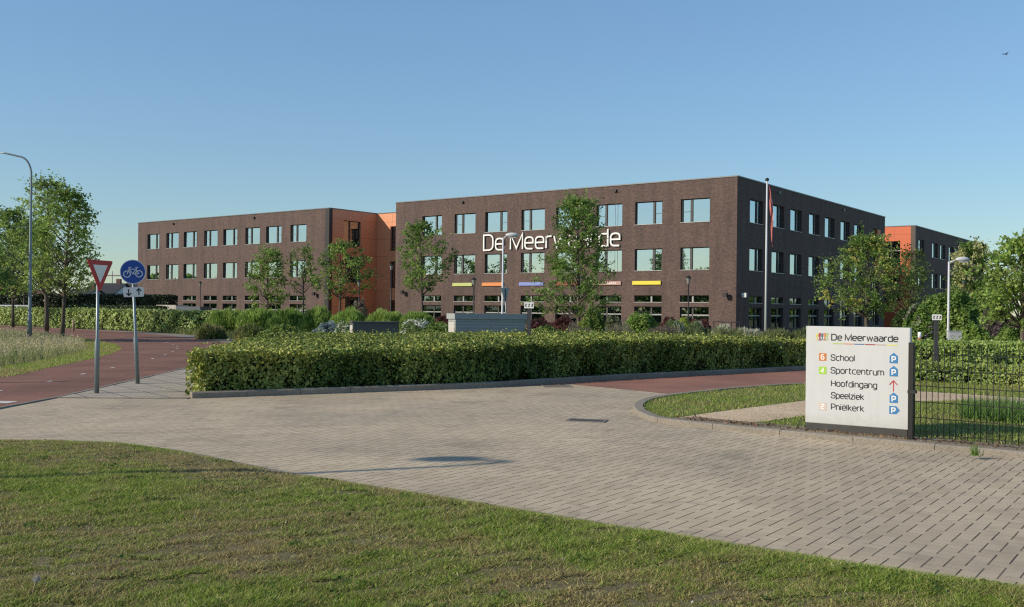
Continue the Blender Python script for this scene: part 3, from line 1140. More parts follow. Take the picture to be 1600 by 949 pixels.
# tall weeds behind the mesh fence
q = sample_poly([gp(1500, 655, .057), gp(1600, 664, .057), (8.2, 13.8), (8.0, 15.0), gp(1600, 645, .057), gp(1512, 644, .057)], 2600, 12)
o = blades('fence_weeds', q, np.full(len(q), 0.045), 0.27, 0.020, pick_cols(np.c_[q, q[:, 0] * 0], [(0.06, 0.11, 0.03), (0.12, 0.19, 0.055)], 3), 0.35, 13)
tag(o, 'tall bright green grass growing behind the dark mesh fence', 'grass', kind='stuff')

# ---- meadow left of the cycle path
inner = [p for p in cp_left if 8 <= p[1] < 60]
strip = offset_line(inner, 1.25)
mead = strip + [(-62, 62), (-40, 20), (-18, 10)]
q = sample_poly(mead, 90000, 14)
q = q[(q[:, 0] / q[:, 1] > -0.66) & (q[:, 1] < 56)]
rr = np.random.default_rng(15)
mc = pick_cols(np.c_[q, q[:, 0] * 0], [(0.11, 0.14, 0.05), (0.21, 0.21, 0.095), (0.38, 0.34, 0.20)], 16, 0.5)
o = blades('meadow_grass', q, np.zeros(len(q)), 0.32, 0.024, mc, 0.4, 17)
tag(o, 'tall pale seeding meadow grass under the trees left of the red path', 'grass', kind='stuff')
# pale seed heads
q2 = q[rr.uniform(0, 1, len(q)) < 0.4]
pos = np.c_[q2, rr.uniform(0.22, 0.42, len(q2))]
o = np_mesh('meadow_seed_heads', leaf_quads(pos, np.full(len(pos), 0.075), 0.4, 0.0, 18), 4, np.array((0.52, 0.46, 0.31)) * rr.uniform(0.6, 1.25, (len(pos), 1)), M_GRASS)
tag(o, 'pale seed heads standing over the meadow grass', 'seed heads', kind='stuff')
# mown strip beside the path
q = sample_poly(inner + list(reversed(strip)), 50000, 19)
o = blades('path_edge_grass', q, np.zeros(len(q)), 0.06, 0.016, lawn_cols(q, 20, 0.56) * 1.15, 0.6, 21)
tag(o, 'mown grass strip between meadow and red path', 'grass', kind='stuff')
# rough grass on the far side of the path
far_line = [p for p in sp_out if p[1] > 34]
rough = far_line + [(-66, 112), (-20, 90), (-6, 60), (-6.5, 40)]
q = sample_poly(rough, 60000, 22)
q = q[(q[:, 0] / q[:, 1] > -0.6)]
mc = pick_cols(np.c_[q, q[:, 0] * 0], [(0.06, 0.09, 0.025), (0.11, 0.14, 0.045), (0.2, 0.18, 0.09)], 23, 0.4)
o = blades('rough_grass', q, np.zeros(len(q)), 0.38, 0.04, mc, 0.35, 24)
tag(o, 'rough grass on the bank between red path and green shrubs', 'grass', kind='stuff')

# ================================================================== BUILDINGS
EX = Vector((0.79993, -0.60009, 0))
EY = Vector((0.60009, 0.79993, 0))
C0 = Vector((17.152, 75.0, 0))
BROT = math.atan2(EX.y, EX.x)


def bpt(x, y):
    p = C0 + EX * x + EY * y
    return (p.x, p.y, 0)


def to_facade(px, py, off, side):
    """photo pixel -> (coordinate along the wall, z) on wall side L (y=off) or R (x=off) of the building grid."""
    n = EY if side == 'L' else EX
    d = EX if side == 'L' else EY
    x, k = ray(px, py)
    O = C0 + (EY * off if side == 'L' else EX * off)
    t = (O.x * n.x + O.y * n.y) / (x * n.x + n.y)
    return (x * t - C0.x) * d.x + (t - C0.y) * d.y, EYE + k * t


def wall_grid(mb, side, off, a0, a1, z0, z1, holes, depth, m=0, outward=-1, mreveal=None):
    """A wall plane with real openings and their reveals. side L: plane y=off, along x; side R: plane x=off, along y."""
    mreveal = m if mreveal is None else mreveal

    def P(a, d, z):
        return (a, off - outward * d, z) if side == 'L' else (off - outward * d, a, z)
    A = sorted({round(a0, 4), round(a1, 4), *[round(h[0], 4) for h in holes], *[round(h[1], 4) for h in holes]})
    Z = sorted({round(z0, 4), round(z1, 4), *[round(h[2], 4) for h in holes], *[round(h[3], 4) for h in holes]})
    for zi in range(len(Z) - 1):
        run = None
        for ai in range(len(A) - 1):
            ac, zc = (A[ai] + A[ai + 1]) / 2, (Z[zi] + Z[zi + 1]) / 2
            solid = not any(h[0] < ac < h[1] and h[2] < zc < h[3] for h in holes)
            if solid and run is None:
                run = A[ai]
            if run is not None and (not solid or ai == len(A) - 2):
                end = A[ai + 1] if solid else A[ai]
                mb.face([P(run, 0, Z[zi]), P(end, 0, Z[zi]), P(end, 0, Z[zi + 1]), P(run, 0, Z[zi + 1])], m)
                run = None
    for a, b, c, d in [h[:4] for h in holes]:
        mb.face([P(a, 0, c), P(a, depth, c), P(a, depth, d), P(a, 0, d)], mreveal)
        mb.face([P(b, 0, c), P(b, depth, c), P(b, depth, d), P(b, 0, d)], mreveal)
        mb.face([P(a, 0, c), P(a, depth, c), P(b, depth, c), P(b, 0, c)], mreveal)
        mb.face([P(a, 0, d), P(a, depth, d), P(b, depth, d), P(b, 0, d)], mreveal)


def window(parent, side, off, a, b, z0, z1, split, style, outward=-1, depth=0.2, glass=None, sill=True, name='window'):
    """Frame (with mullion, transoms, sill) plus a pane mesh under it."""
    inn = -outward

    def bx(mb, a0, a1, d0, d1, c0, c1, m=0):
        lo, hi = sorted((off + inn * d0, off + inn * d1))
        if side == 'L':
            mb.box(a0, a1, lo, hi, c0, c1, m)
        else:
            mb.box(lo, hi, a0, a1, c0, c1, m)
    fr = MB()
    w = 0.065
    d0, d1 = depth - 0.05, depth + 0.06
    bx(fr, a + .002, a + w, d0, d1, z0 + .002, z1 - .002)
    bx(fr, b - w, b - .002, d0, d1, z0 + .002, z1 - .002)
    bx(fr, a + w, b - w, d0, d1, z0 + .002, z0 + w)
    bx(fr, a + w, b - w, d0, d1, z1 - w, z1 - .002)
    mw = 0.07
    for sx in (split if isinstance(split, (list, tuple)) else [split]):
        xm = a + (b - a) * sx
        bx(fr, xm - mw, xm + mw, d0 - .01, d1 - .002, z0 + w, z1 - w, 0 if style != 'strip' else 1)
    s0 = split[0] if isinstance(split, (list, tuple)) else split
    xm = a + (b - a) * s0
    na, nb = (a + w, xm - mw) if s0 < 0.5 else (xm + mw, b - w)
    if style == 'casement':
        bx(fr, na, na + .05, d0 - .015, d1 - .004, z0 + w, z1 - w)
        bx(fr, nb - .05, nb, d0 - .015, d1 - .004, z0 + w, z1 - w)
        zt = z0 + (z1 - z0) * 0.47
        bx(fr, na + .05, nb - .05, d0 + .02, d1 - .006, zt - .014, zt + .014)
    if style == 'door':
        zt = z0 + (z1 - z0) * 0.62
        bx(fr, a + w, xm - mw, d0 - .012, d1 - .004, zt - .05, zt + .05, 1)
        bx(fr, xm + mw, b - w, d0 - .012, d1 - .004, zt - .05, zt + .05, 1)
    if sill:
        bx(fr, a - .03, b + .03, -0.045, d0 - .003, z0 + .004, z0 + 0.05, 1)
    f = fr.build(name, [M_FRAME, M_SILL], parent)
    pn = MB()
    dd = depth + 0.012

    def P(aa, z):
        return (aa, off + inn * dd, z) if side == 'L' else (off + inn * dd, aa, z)
    pn.face([P(a + .01, z0 + .01), P(b - .01, z0 + .01), P(b - .01, z1 - .01), P(a + .01, z1 - .01)])
    global WIN_N
    WIN_N += 1
    r = random.Random(WIN_N * 7 + 3)
    tx, tz = r.uniform(-.006, .006), r.uniform(-.005, .005)
    k = 0 if side == 'R' else 1
    pn.v = [tuple(c + ((tx * (1 if (i in (1, 2)) else -1) + tz * (1 if i > 1 else -1)) if j == k else 0) for j, c in enumerate(v)) for i, v in enumerate(pn.v)]
    pn.build('pane', glass or M_GLASS, f, fix=False)
    if style == 'casement' and r.random() < 0.5:
        drop = r.choice((0.12, 0.2, 0.35, 0.5, 0.8))
        bl = MB()
        b0, b1 = (a + w, xm) if r.random() < 0.5 else (a + w, b - w)
        bx(bl, b0, b1, depth + .10, depth + .115, z1 - w - (z1 - z0) * drop, z1 - w)
        bl.build('blind', M_BLIND[WIN_N % 2], f)
    if style in ('casement', 'door') and r.random() < 0.4:
        p = a + .15
        for _ in range(r.randint(1, 3)):
            p += r.uniform(.05, .5)
            q = p + r.uniform(.12, .4)
            if q > b - .1:
                break
            it = MB()
            bx(it, p, q, depth + .12, depth + .3, z0 + .06, z0 + .06 + r.uniform(.12, .6))
            it.build('sill_box', M_BLIND[1], f)
            p = q
    return f


WIN_N = 0
M_BLIND = [plain('cream_blind', (0.42, 0.41, 0.38), 0.8), plain('white_blind', (0.66, 0.66, 0.64), 0.7)]
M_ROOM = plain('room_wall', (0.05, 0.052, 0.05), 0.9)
R1 = (8.71, 10.60)
R2 = (4.94, 6.76)
R3 = (2.38, 2.97)
R4 = (0.36, 2.06)
TOP = 12.07


def windows_for(parent, side, off, spans, narrow, glass_g=M_GLASS_DARK, outward=-1):
    for i, (a, b) in enumerate(spans):
        nl = narrow[i % len(narrow)]
        sp = 0.36 if nl else 0.66
        window(parent, side, off, a, b, *R1, sp, 'casement', outward)
        window(parent, side, off, a, b, *R2, sp, 'casement', outward)
        window(parent, side, off, a, b, *R3, 0.42 if nl else 0.6, 'strip', outward, glass=glass_g)
        window(parent, side, off, a, b, *R4, 0.42 if nl else 0.6, 'door', outward, glass=glass_g, sill=False)


def holes_for(spans):
    return [(a, b, r0, r1) for a, b in spans for r0, r1 in (R1, R2, R3, R4)]


def coping(parent, x0, x1, y0, y1, t=0.4):
    mb = MB()
    e = 0.05
    z0, z1 = TOP + .002, TOP + 0.09
    mb.box(x0 - e, x1 + e, y0 - e, y0 + t, z0, z1)
    mb.box(x0 - e, x1 + e, y1 - t, y1 + e, z0, z1)
    mb.box(x0 - e, x0 + t, y0 + t, y1 - t, z0, z1)
    mb.box(x1 - t, x1 + e, y0 + t, y1 - t, z0, z1)
    mb.build('roof_coping', M_COPING, parent)
    mb = MB()
    mb.face([(x0 + .1, y0 + .1, TOP - 0.3), (x1 - .1, y0 + .1, TOP - 0.3), (x1 - .1, y1 - .1, TOP - 0.3), (x0 + .1, y1 - .1, TOP - 0.3)])
    mb.build('roof', plain('roof_felt', (0.1, 0.1, 0.1), 0.9), parent)


def spotlight(parent, x, y, z, dx, dy, name='floodlight', col=None):
    mb = MB()
    mb.tube([(x, y, z), (x + dx * .25, y + dy * .25, z - 0.02)], 0.03, 6)
    mb.box(x + dx * .35 - .16, x + dx * .35 + .16, y + dy * .35 - .12, y + dy * .35 + .12, z - 0.22, z + 0.12)
    mb.build(name, col or M_BLACK, parent)


# ---- main block with the lettering
ML = -35.85
MR = 38.25
mainb = empty('school_building', tuple(bpt(0, 0)), BROT, 'brown brick three-storey school block with large white lettering on its sunlit front', 'building', 'brick blocks of the school')
spL = [(-32.36, -29.86), (-28.29, -25.77), (-24.62, -22.07), (-20.5, -17.96), (-16.76, -14.3), (-12.65, -10.14), (-8.92, -6.4), (-4.77, -2.27)]
spR = [(2.42, 5.0), (6.9, 9.5), (10.95, 13.6), (15.4, 18.05), (19.5, 22.15), (23.9, 26.55), (28.0, 30.65)]
narL = [False, True, False, True, False, True, False, True]
mb = MB()
wall_grid(mb, 'L', 0.0, ML, 0.0, 0.0, TOP, holes_for(spL), 0.24)
bay = [(34.0, 36.4, 6.6, 10.6), (34.0, 36.4, 0.36, 5.2)]
wall_grid(mb, 'R', 0.0, 0.0, MR, 0.0, TOP, holes_for(spR) + bay, 0.24, outward=1)
mb.face([(ML, 0, 0), (ML, MR, 0), (ML, MR, TOP), (ML, 0, TOP)])
mb.face([(ML, MR, 0), (0, MR, 0), (0, MR, TOP), (ML, MR, TOP)])
mb.build('wall', M_BRICK, mainb, uv=True, fix=False)
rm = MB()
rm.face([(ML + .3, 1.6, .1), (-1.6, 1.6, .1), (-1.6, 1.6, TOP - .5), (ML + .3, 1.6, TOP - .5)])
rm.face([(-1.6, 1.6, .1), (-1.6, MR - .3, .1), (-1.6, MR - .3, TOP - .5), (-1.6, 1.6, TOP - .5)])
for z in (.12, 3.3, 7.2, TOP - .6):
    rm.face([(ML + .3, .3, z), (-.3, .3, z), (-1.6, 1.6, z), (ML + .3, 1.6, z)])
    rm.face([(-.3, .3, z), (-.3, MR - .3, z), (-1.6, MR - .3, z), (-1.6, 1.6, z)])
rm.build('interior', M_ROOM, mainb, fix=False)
windows_for(mainb, 'L', 0.0, spL, narL)
windows_for(mainb, 'R', 0.0, spR, [False], outward=1)
window(mainb, 'R', 0.0, 34.0, 35.3, 6.6, 10.6, 0.5, 'plain', 1)
window(mainb, 'R', 0.0, 34.0, 36.4, 0.36, 5.2, 0.5, 'plain', 1, glass=M_GLASS_DARK)
mb = MB()
mb.box(-0.2, 0.10, 35.32, 36.38, 6.62, 10.58)
mb.build('orange_panel', M_REDORANGE, mainb, uv=True)
coping(mainb, ML, 0, 0, MR)
# lettering
mb = MB()
write(mb, 'De Meerwaarde', -24.66, 7.10, 1.38, 0.14, -0.15, -0.06, fit=14.4, gap=0.17)
mb.build('lettering', plain('white_letter', (0.82, 0.82, 0.8), 0.4, noise=0.02), mainb)
# coloured bars over the ground floor windows
bars = [(-28.39, -26.06, (0.50, 0.55, 0.20)), (-24.85, -22.4, (0.72, 0.27, 0.09)), (-20.62, -17.97, (0.22, 0.28, 0.60)),
        (-16.61, -14.3, (0.30, 0.06, 0.05)), (-12.83, -10.15, (0.46, 0.29, 0.25)), (-9.06, -6.46, (0.76, 0.63, 0.06))]
for i, (a, b, c) in enumerate(bars):
    mb = MB()
    mb.box(a, b, -0.11, -0.005, 3.84, 4.14)
    if i == 4:
        for k in range(9):
            mb.box(a + .5 + k * .2, a + .5 + k * .2 + .12, -0.116, -0.1101, 3.93, 4.05, 1)
    mb.build('sign_bar', [plain('bar_%s' % ['lime', 'orange', 'blue', 'crimson', 'salmon', 'yellow'][i], c, 0.4, noise=0.04), plain('bar_text', (0.75, 0.7, 0.68))], mainb)
spotlight(mainb, -0.75, 0, 3.05, 0, -1)
spotlight(mainb, 0, 0.75, 3.05, 1, 0, 'wall_lamp', M_WHITE)
spotlight(mainb, -34.6, 0, 3.35, 0, -1)
for x in (-33.9, -21.3, -10.8):
    mb = MB()
    mb.box(x - .012, x + .012, -.002, .01, 0, TOP - .55)
    mb.build('movement_joint', M_BLACK, mainb)
for x in (-27.3, -10.8):
    mb = MB()
    mb.box(x - .12, x + .12, -0.16, -0.003, TOP - 0.5, TOP - 0.3)
    mb.build('roof_outlet', M_BLACK, mainb)
for y in (8.2, 24.5):
    mb = MB()
    mb.box(0.003, 0.16, y - .12, y + .12, TOP - 0.5, TOP - 0.3)
    mb.build('roof_outlet', M_GALV, mainb)

# ---- left wing with orange return
WL0, WL1, WD = -80.35, -45.40, 24.0
wing = empty('school_building', tuple(bpt(WL1, 0)), BROT, 'farther left brown brick wing with an orange panelled end wall', 'building', 'brick blocks of the school')
spW = [(-78.3, -75.78), (-74.3, -71.79), (-70.75, -68.2), (-66.75, -64.22), (-63.15, -60.6), (-59.15, -56.62), (-55.55, -52.98), (-51.5, -48.95)]


def sh(spans, d):
    return [(a - d, b - d) for a, b in spans]


spWl = sh(spW, WL1)
mb = MB()
wall_grid(mb, 'L', 0.0, WL0 - WL1, -0.6, 0.0, TOP, holes_for(spWl), 0.24)
mb.face([(WL0 - WL1, 0, 0), (WL0 - WL1, WD, 0), (WL0 - WL1, WD, TOP), (WL0 - WL1, 0, TOP)])
mb.face([(WL0 - WL1, WD, 0), (0, WD, 0), (0, WD, TOP), (WL0 - WL1, WD, TOP)])
mb.face([(0, 7.0, 0), (0, WD, 0), (0, WD, TOP), (0, 7.0, TOP)])
mb.build('wall', M_BRICK, wing, uv=True, fix=False)
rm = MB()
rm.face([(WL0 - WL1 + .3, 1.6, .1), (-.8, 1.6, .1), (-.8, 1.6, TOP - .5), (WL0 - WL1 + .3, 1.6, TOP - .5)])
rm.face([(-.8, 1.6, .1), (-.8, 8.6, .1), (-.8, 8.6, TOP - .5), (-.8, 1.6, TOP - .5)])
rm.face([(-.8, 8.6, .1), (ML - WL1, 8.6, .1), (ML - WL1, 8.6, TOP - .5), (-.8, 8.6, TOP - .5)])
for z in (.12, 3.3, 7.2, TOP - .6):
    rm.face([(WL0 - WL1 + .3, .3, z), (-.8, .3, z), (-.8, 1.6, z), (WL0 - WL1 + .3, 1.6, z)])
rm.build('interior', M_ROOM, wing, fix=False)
windows_for(wing, 'L', 0.0, spWl, [False, True])
mb = MB()
mb.box(-0.6, 0.004, -0.012, 0.45, 0, TOP)
mb.build('corner_trim', M_BLACK, wing)


def along(px, py=400):
    return to_facade(px, py, WL1, 'R')[0]


o0, o1 = along(536.5), along(563.5)
orh = [(o0, o1, 8.3, 11.0), (o0, o1, 4.4, 7.2), (o0, o1, 0.25, 2.9)]
mb = MB()
wall_grid(mb, 'R', 0.0, 0.45, 7.0, 0.0, TOP, orh, 0.3, outward=1)
# back of the recess, between the two blocks
rec_w = ML - WL1
b0 = to_facade(609.5, 400, 7.0, 'L')[0] - WL1
b1 = b0 + 1.6
rech = [(b0, b1, 7.95, 10.62), (b0, b1, 3.9, 6.8), (b0, b1, 0.25, 2.6)]
wall_grid(mb, 'L', 7.0, 0.0, rec_w, 0.0, TOP, rech, 0.3)
mb.build('orange_wall', M_ORANGE, wing, uv=True, fix=False)
for h in orh:
    window(wing, 'R', 0.0, h[0], h[1], h[2], h[3], 0.42, 'plain', 1, depth=0.24, glass=M_GLASS_DARK, sill=False)
for h in rech:
    window(wing, 'L', 7.0, h[0], h[1], h[2], h[3], 0.5, 'plain', -1, depth=0.24, glass=M_GLASS_DARK, sill=False)
coping(wing, WL0 - WL1, 0, 0, WD)
mb = MB()
mb.box(0.06, rec_w - 0.06, 6.95, 7.4, TOP + .004, TOP + .09)
mb.build('recess_coping', M_COPING, wing)
spotlight(wing, -1.9, 0, 3.2, 0, -1)
for x in (-72.8, -57.6):
    mb = MB()
    mb.box(x - WL1 - .12, x - WL1 + .12, -0.16, -0.003, TOP - 0.5, TOP - 0.3)
    mb.build('roof_outlet', M_BLACK, wing)

# ---- rear right wing with the red-orange return
RY0, RY1, RD = 50.3, 88.3, 22.0
rear = empty('school_building', tuple(bpt(0, RY0)), BROT, 'rear right dark brick wing with a bright orange-red end wall behind the trees', 'building', 'brick blocks of the school')
spX = [(1.5, 4.0), (7.8, 10.5), (11.8, 14.4), (16.3, 18.95), (20.0, 22.4), (24.3, 26.8), (28.4, 31.0), (32.4, 35.0)]
mb = MB()
wall_grid(mb, 'R', 0.0, 0.4, RY1 - RY0, 0.0, TOP, holes_for(spX), 0.24, outward=1)
mb.face([(-RD, 0, 0), (-RD, RY1 - RY0, 0), (-RD, RY1 - RY0, TOP), (-RD, 0, TOP)])
mb.face([(-RD, RY1 - RY0, 0), (0, RY1 - RY0, 0), (0, RY1 - RY0, TOP), (-RD, RY1 - RY0, TOP)])
mb.face([(-7, MR - RY0, 0), (-7, 0, 0), (-7, 0, TOP), (-7, MR - RY0, TOP)])
mb.build('wall', M_BRICK, rear, uv=True, fix=False)
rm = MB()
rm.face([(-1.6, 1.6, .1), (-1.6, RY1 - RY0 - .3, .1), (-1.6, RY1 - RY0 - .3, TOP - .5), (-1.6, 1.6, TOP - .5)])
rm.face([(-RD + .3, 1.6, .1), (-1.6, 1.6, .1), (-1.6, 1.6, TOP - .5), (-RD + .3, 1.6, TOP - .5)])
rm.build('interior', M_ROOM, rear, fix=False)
windows_for(rear, 'R', 0.0, spX, [False], outward=1)
e0 = to_facade(1381, 395, RY0, 'L')[0]
e1 = to_facade(1406.5, 395, RY0, 'L')[0]
eh = [(e0, e1, 7.35, 10.35), (e0, e1, 3.2, 6.2)]
mb = MB()
wall_grid(mb, 'L', 0.0, -RD, -0.5, 0.0, TOP, eh, 0.3)
mb.build('orange_red_wall', M_REDORANGE, rear, uv=True, fix=False)
for h in eh:
    f = window(rear, 'L', 0.0, h[0], h[1], h[2], h[3], 0.42, 'door', -1, depth=0.24, glass=M_GLASS_DARK, sill=False)
mb = MB()
mb.box(-0.5, 0.004, -0.012, 0.4, 0, TOP)
mb.build('corner_trim', plain('bronze_trim', (0.10, 0.07, 0.055), 0.5), rear)
coping(rear, -RD, 0, 0, RY1 - RY0)

# ---- houses far left behind the hedge
def house(px0, px1, Y, y_eave, y_ridge, wallc, roofc, label, nwin=2, depth=9, flat=False, door=True):
    a, b = at(px0, y_eave, Y), at(px1, y_eave, Y)
    ridge = at((px0 + px1) / 2, y_ridge, Y + depth / 2)[2]
    W = b[0] - a[0]
    eav = a[2]
    h = empty('house', ((a[0] + b[0]) / 2, Y, 0), 0, label, 'house', 'houses beyond the far hedge')
    mb = MB()
    mb.box(-W / 2, W / 2, 0, depth, 0, eav)
    if not flat:
        for s in (-1, 1):
            mb.face([(s * W / 2, 0, eav), (s * W / 2, depth, eav), (s * W / 2, depth / 2, ridge)])
    mb.build('wall', wallc, h)
    mb = MB()
    if flat:
        mb.box(-W / 2 - .15, W / 2 + .15, -0.15, depth + .15, eav + .003, eav + 0.35)
    else:
        e = 0.35
        for s in (0, 1):
            y0 = -e if s == 0 else depth + e
            z0 = eav - e * (ridge - eav) / (depth / 2)
            p = [(-W / 2 - e, y0, z0 + .02), (W / 2 + e, y0, z0 + .02), (W / 2 + e, depth / 2, ridge + .02), (-W / 2 - e, depth / 2, ridge + .02)]
            mb.face(p)
            mb.face([(q[0], q[1], q[2] + .14) for q in p])
            mb.face([p[0], p[1], (p[1][0], p[1][1], p[1][2] + .14), (p[0][0], p[0][1], p[0][2] + .14)])
            for i0, i1 in ((1, 2), (3, 0)):
                mb.face([p[i0], p[i1], (p[i1][0], p[i1][1], p[i1][2] + .14), (p[i0][0], p[i0][1], p[i0][2] + .14)])
    rf = mb.build('roof', roofc, h)
    if not flat:
        mb = MB()
        mb.box(W * .22, W * .22 + .7, depth / 2 - .35, depth / 2 + .35, ridge - .4, ridge + 0.9)
        mb.build('chimney', plain('house_brick', (0.16, 0.09, 0.07), 0.8), rf)
    for k in range(nwin):
        xc = -W / 2 + W * (k + 0.5) / nwin
        mb = MB()
        mb.box(xc - .75, xc + .75, -0.06, -0.004, max(0.9, eav - 1.9), eav - .5)
        f = mb.build('window', M_WHITE, h)
        mb = MB()
        mb.box(xc - .65, xc + .65, -0.075, -0.0605, max(1.0, eav - 1.8), eav - .6)
        mb.build('pane', M_GLASS_DARK, f)
    return h


M_ROOFDARK = speckle_mat('dark_roof_tile', [(0.3, (0.035, 0.037, 0.042)), (0.7, (0.07, 0.072, 0.08))], 6, 0.5)
M_ROOFRED = speckle_mat('red_roof_tile', [(0.3, (0.14, 0.06, 0.045)), (0.7, (0.24, 0.11, 0.08))], 6, 0.5)
house(134, 178, 165, 458, 444, M_WHITE, M_ROOFDARK, 'pale house with a dark tiled roof behind the give-way sign', 3)
house(186, 232, 170, 459, 443, plain('house_grey', (0.35, 0.34, 0.34)), M_ROOFDARK, 'grey house with a dark roof behind the bicycle sign', 3)
house(96, 131, 150, 463, 453, M_WHITE, M_ROOFDARK, 'low white-edged building with dark roof behind the left trees', 2)
house(176, 226, 128, 467, 466, plain('pale_blue_render', (0.45, 0.48, 0.52)), M_WHITE, 'low flat-roofed pale blue building just left of the brick wing', 3, flat=True, depth=6)
house(28, 48, 140, 466, 455, M_WHITE, M_ROOFRED, 'small white house between the left tree trunks', 2)
house(-70, 8, 160, 452, 430, plain('house_brick', (0.16, 0.09, 0.07), 0.8), M_ROOFRED, 'red-roofed brick house at the far left edge', 4)
# slim red and grey masts behind the houses
for px, yt, w, c, lab in ((175.5, 424, 0.12, (0.25, 0.2, 0.2), 'thin dark radio mast rising behind the houses'), ):
    b_ = at(px, yt, 180)
    m = empty('mast', (b_[0], 180, 0), 0, lab, 'mast')
    mb = MB()
    mb.tube([(0, 0, 0), (0, 0, b_[2])], [w, w * .6], 6)
    mb.box(-1.6, 1.6, -.05, .05, b_[2] - 0.9, b_[2] - 0.7)
    mb.build('pole', plain('mast_paint', c), m)

# ================================================================== VEGETATION
PAL_TREE = [(0.06, 0.105, 0.024), (0.105, 0.17, 0.038), (0.175, 0.235, 0.065)]
PAL_HEDGE = [(0.06, 0.10, 0.022), (0.115, 0.17, 0.038), (0.20, 0.225, 0.065)]
PAL_BRIGHT = [(0.09, 0.15, 0.03), (0.14, 0.21, 0.045), (0.21, 0.27, 0.075)]


def tree(name, base, H, trunk_h, crown_r, seed, label, pal=PAL_TREE, leaf=0.13, nclump=90, per=110, trunk_r=0.09, shape='oval', lean=(0, 0), group='young trees around the school', tip_pal=None, tip_share=0.14, clump_r=0.42, cat='tree', trunk_mat=None, asym=0.25):
    r = np.random.default_rng(seed)
    t = empty(name, base, 0, label, cat, group)
    mb = MB()
    hc = H - trunk_h
    npt = 9
    axis = []
    for k in range(npt):
        f = k / (npt - 1)
        axis.append(np.array((lean[0] * f + r.normal(0, 0.04) * f, lean[1] * f + r.normal(0, 0.04) * f, H * 0.94 * f)))
    rad = [trunk_r * (1.15 - f) ** 0.9 if f > 0 else trunk_r * 1.25 for f in np.linspace(0, 1, npt)]
    mb.tube(axis, [max(0.012, q) for q in rad], 8)

    def ax(z):
        f = np.clip(z / (H * 0.94), 0, 1) * (npt - 1)
        i = min(int(f), npt - 2)
        return axis[i] * (1 - (f - i)) + axis[i + 1] * (f - i)

    def rr_(f):
        if shape == 'oval':
            return max(0.05, (math.sin(math.pi * min(1, (f * 0.84 + 0.14)) ** 0.92)) ** 0.9)
        if shape == 'cone':
            return max(0.07, (1 - f) ** 0.62 * min(1, 0.72 + f * 2.0))
        return max(0.08, math.sqrt(max(0, 1 - (2 * f - 0.9) ** 2 * 0.95)))
    leaves, outs, tips, clb = [], [], [], []
    ph = r.uniform(0, 6.28, 3)
    for c in range(nclump):
        f = (c + r.uniform(0, 1)) / nclump
        f = f ** 0.92
        ang = c * 2.399 + r.normal(0, 0.5)
        R = crown_r * rr_(f) * (1 + asym * math.sin(ang + ph[0]) + asym * math.sin(2 * ang + 5 * f + ph[1])) * r.uniform(0.82, 1.12)
        rd = R * r.uniform(0.02, 1.0) ** 0.42
        z = trunk_h + hc * f
        a = ax(z)
        ctr = a + np.array((math.cos(ang) * rd, math.sin(ang) * rd, 0))
        z0 = max(trunk_h * 0.8, z - rd * r.uniform(0.5, 0.95) - 0.2)
        s = ax(z0)
        mid = s * 0.5 + ctr * 0.5 + np.array((0, 0, -0.08 * rd)) + r.normal(0, 0.06, 3)
        br = max(0.010, 0.30 * trunk_r * (1 - f) ** 0.7 + 0.008)
        mb.tube([s, mid, ctr], [br, br * 0.65, 0.006], 5, caps=False)
        n = int(per * r.uniform(0.5, 1.5))
        cr = clump_r * r.uniform(0.7, 1.5)
        outd = ctr - a
        outd = outd / (np.linalg.norm(outd) + 1e-6)
        nt_ = 5
        P_ = []
        for w_ in range(nt_):
            dd = outd * 0.9 + r.normal(0, 0.75, 3) * np.array((1, 1, 0.6)) + np.array((0, 0, 0.15))
            dd /= np.linalg.norm(dd)
            st = mid * 0.35 + ctr * 0.65 if w_ > 2 else ctr
            u = r.uniform(0.05, 1.0, max(2, n // nt_))[:, None] ** 0.8
            P_.append(st + dd * u * cr * 1.75 + r.normal(0, cr * 0.17, (len(u), 3)) - np.array((0, 0, 0.12)) * u * cr)
            mb.tube([st, st + dd * cr * 1.3], [0.008, 0.003], 3, caps=False)
        P_ = np.vstack(P_)
        leaves.append(P_)
        clb.append(np.full(len(P_), r.uniform(0.72, 1.3)))
        tips.append(np.full(len(P_), r.uniform() < tip_share and rd > R * 0.4))
    L = np.vstack(leaves)
    tp = np.concatenate(tips)
    L[:, 2] = np.maximum(L[:, 2], trunk_h * 0.7)
    cols = pick_cols(L, pal, seed + 1, 1.0) * np.concatenate(clb)[:, None]
    if tip_pal is not None:
        cols[tp] = np.array(tip_pal) * r.uniform(0.75, 1.25, (tp.sum(), 1))
    mb.build('trunk', trunk_mat or M_BARK, t)
    np_mesh('crown', leaf_quads(L, np.full(len(L), leaf), 0.6, 0.25, seed), 4, cols, M_LEAF, t)
    return t


def px_tree(px_base, Y, y_top, y_crown_bottom, half_w_px, **kw):
    X = at(px_base, 480, Y)[0]
    H = at(px_base, y_top, Y)[2]
    th = at(px_base, y_crown_bottom, Y)[2]
    return dict(base=(X, Y, 0), H=H, trunk_h=max(0.4, th), crown_r=half_w_px * Y / F_PX, **kw)


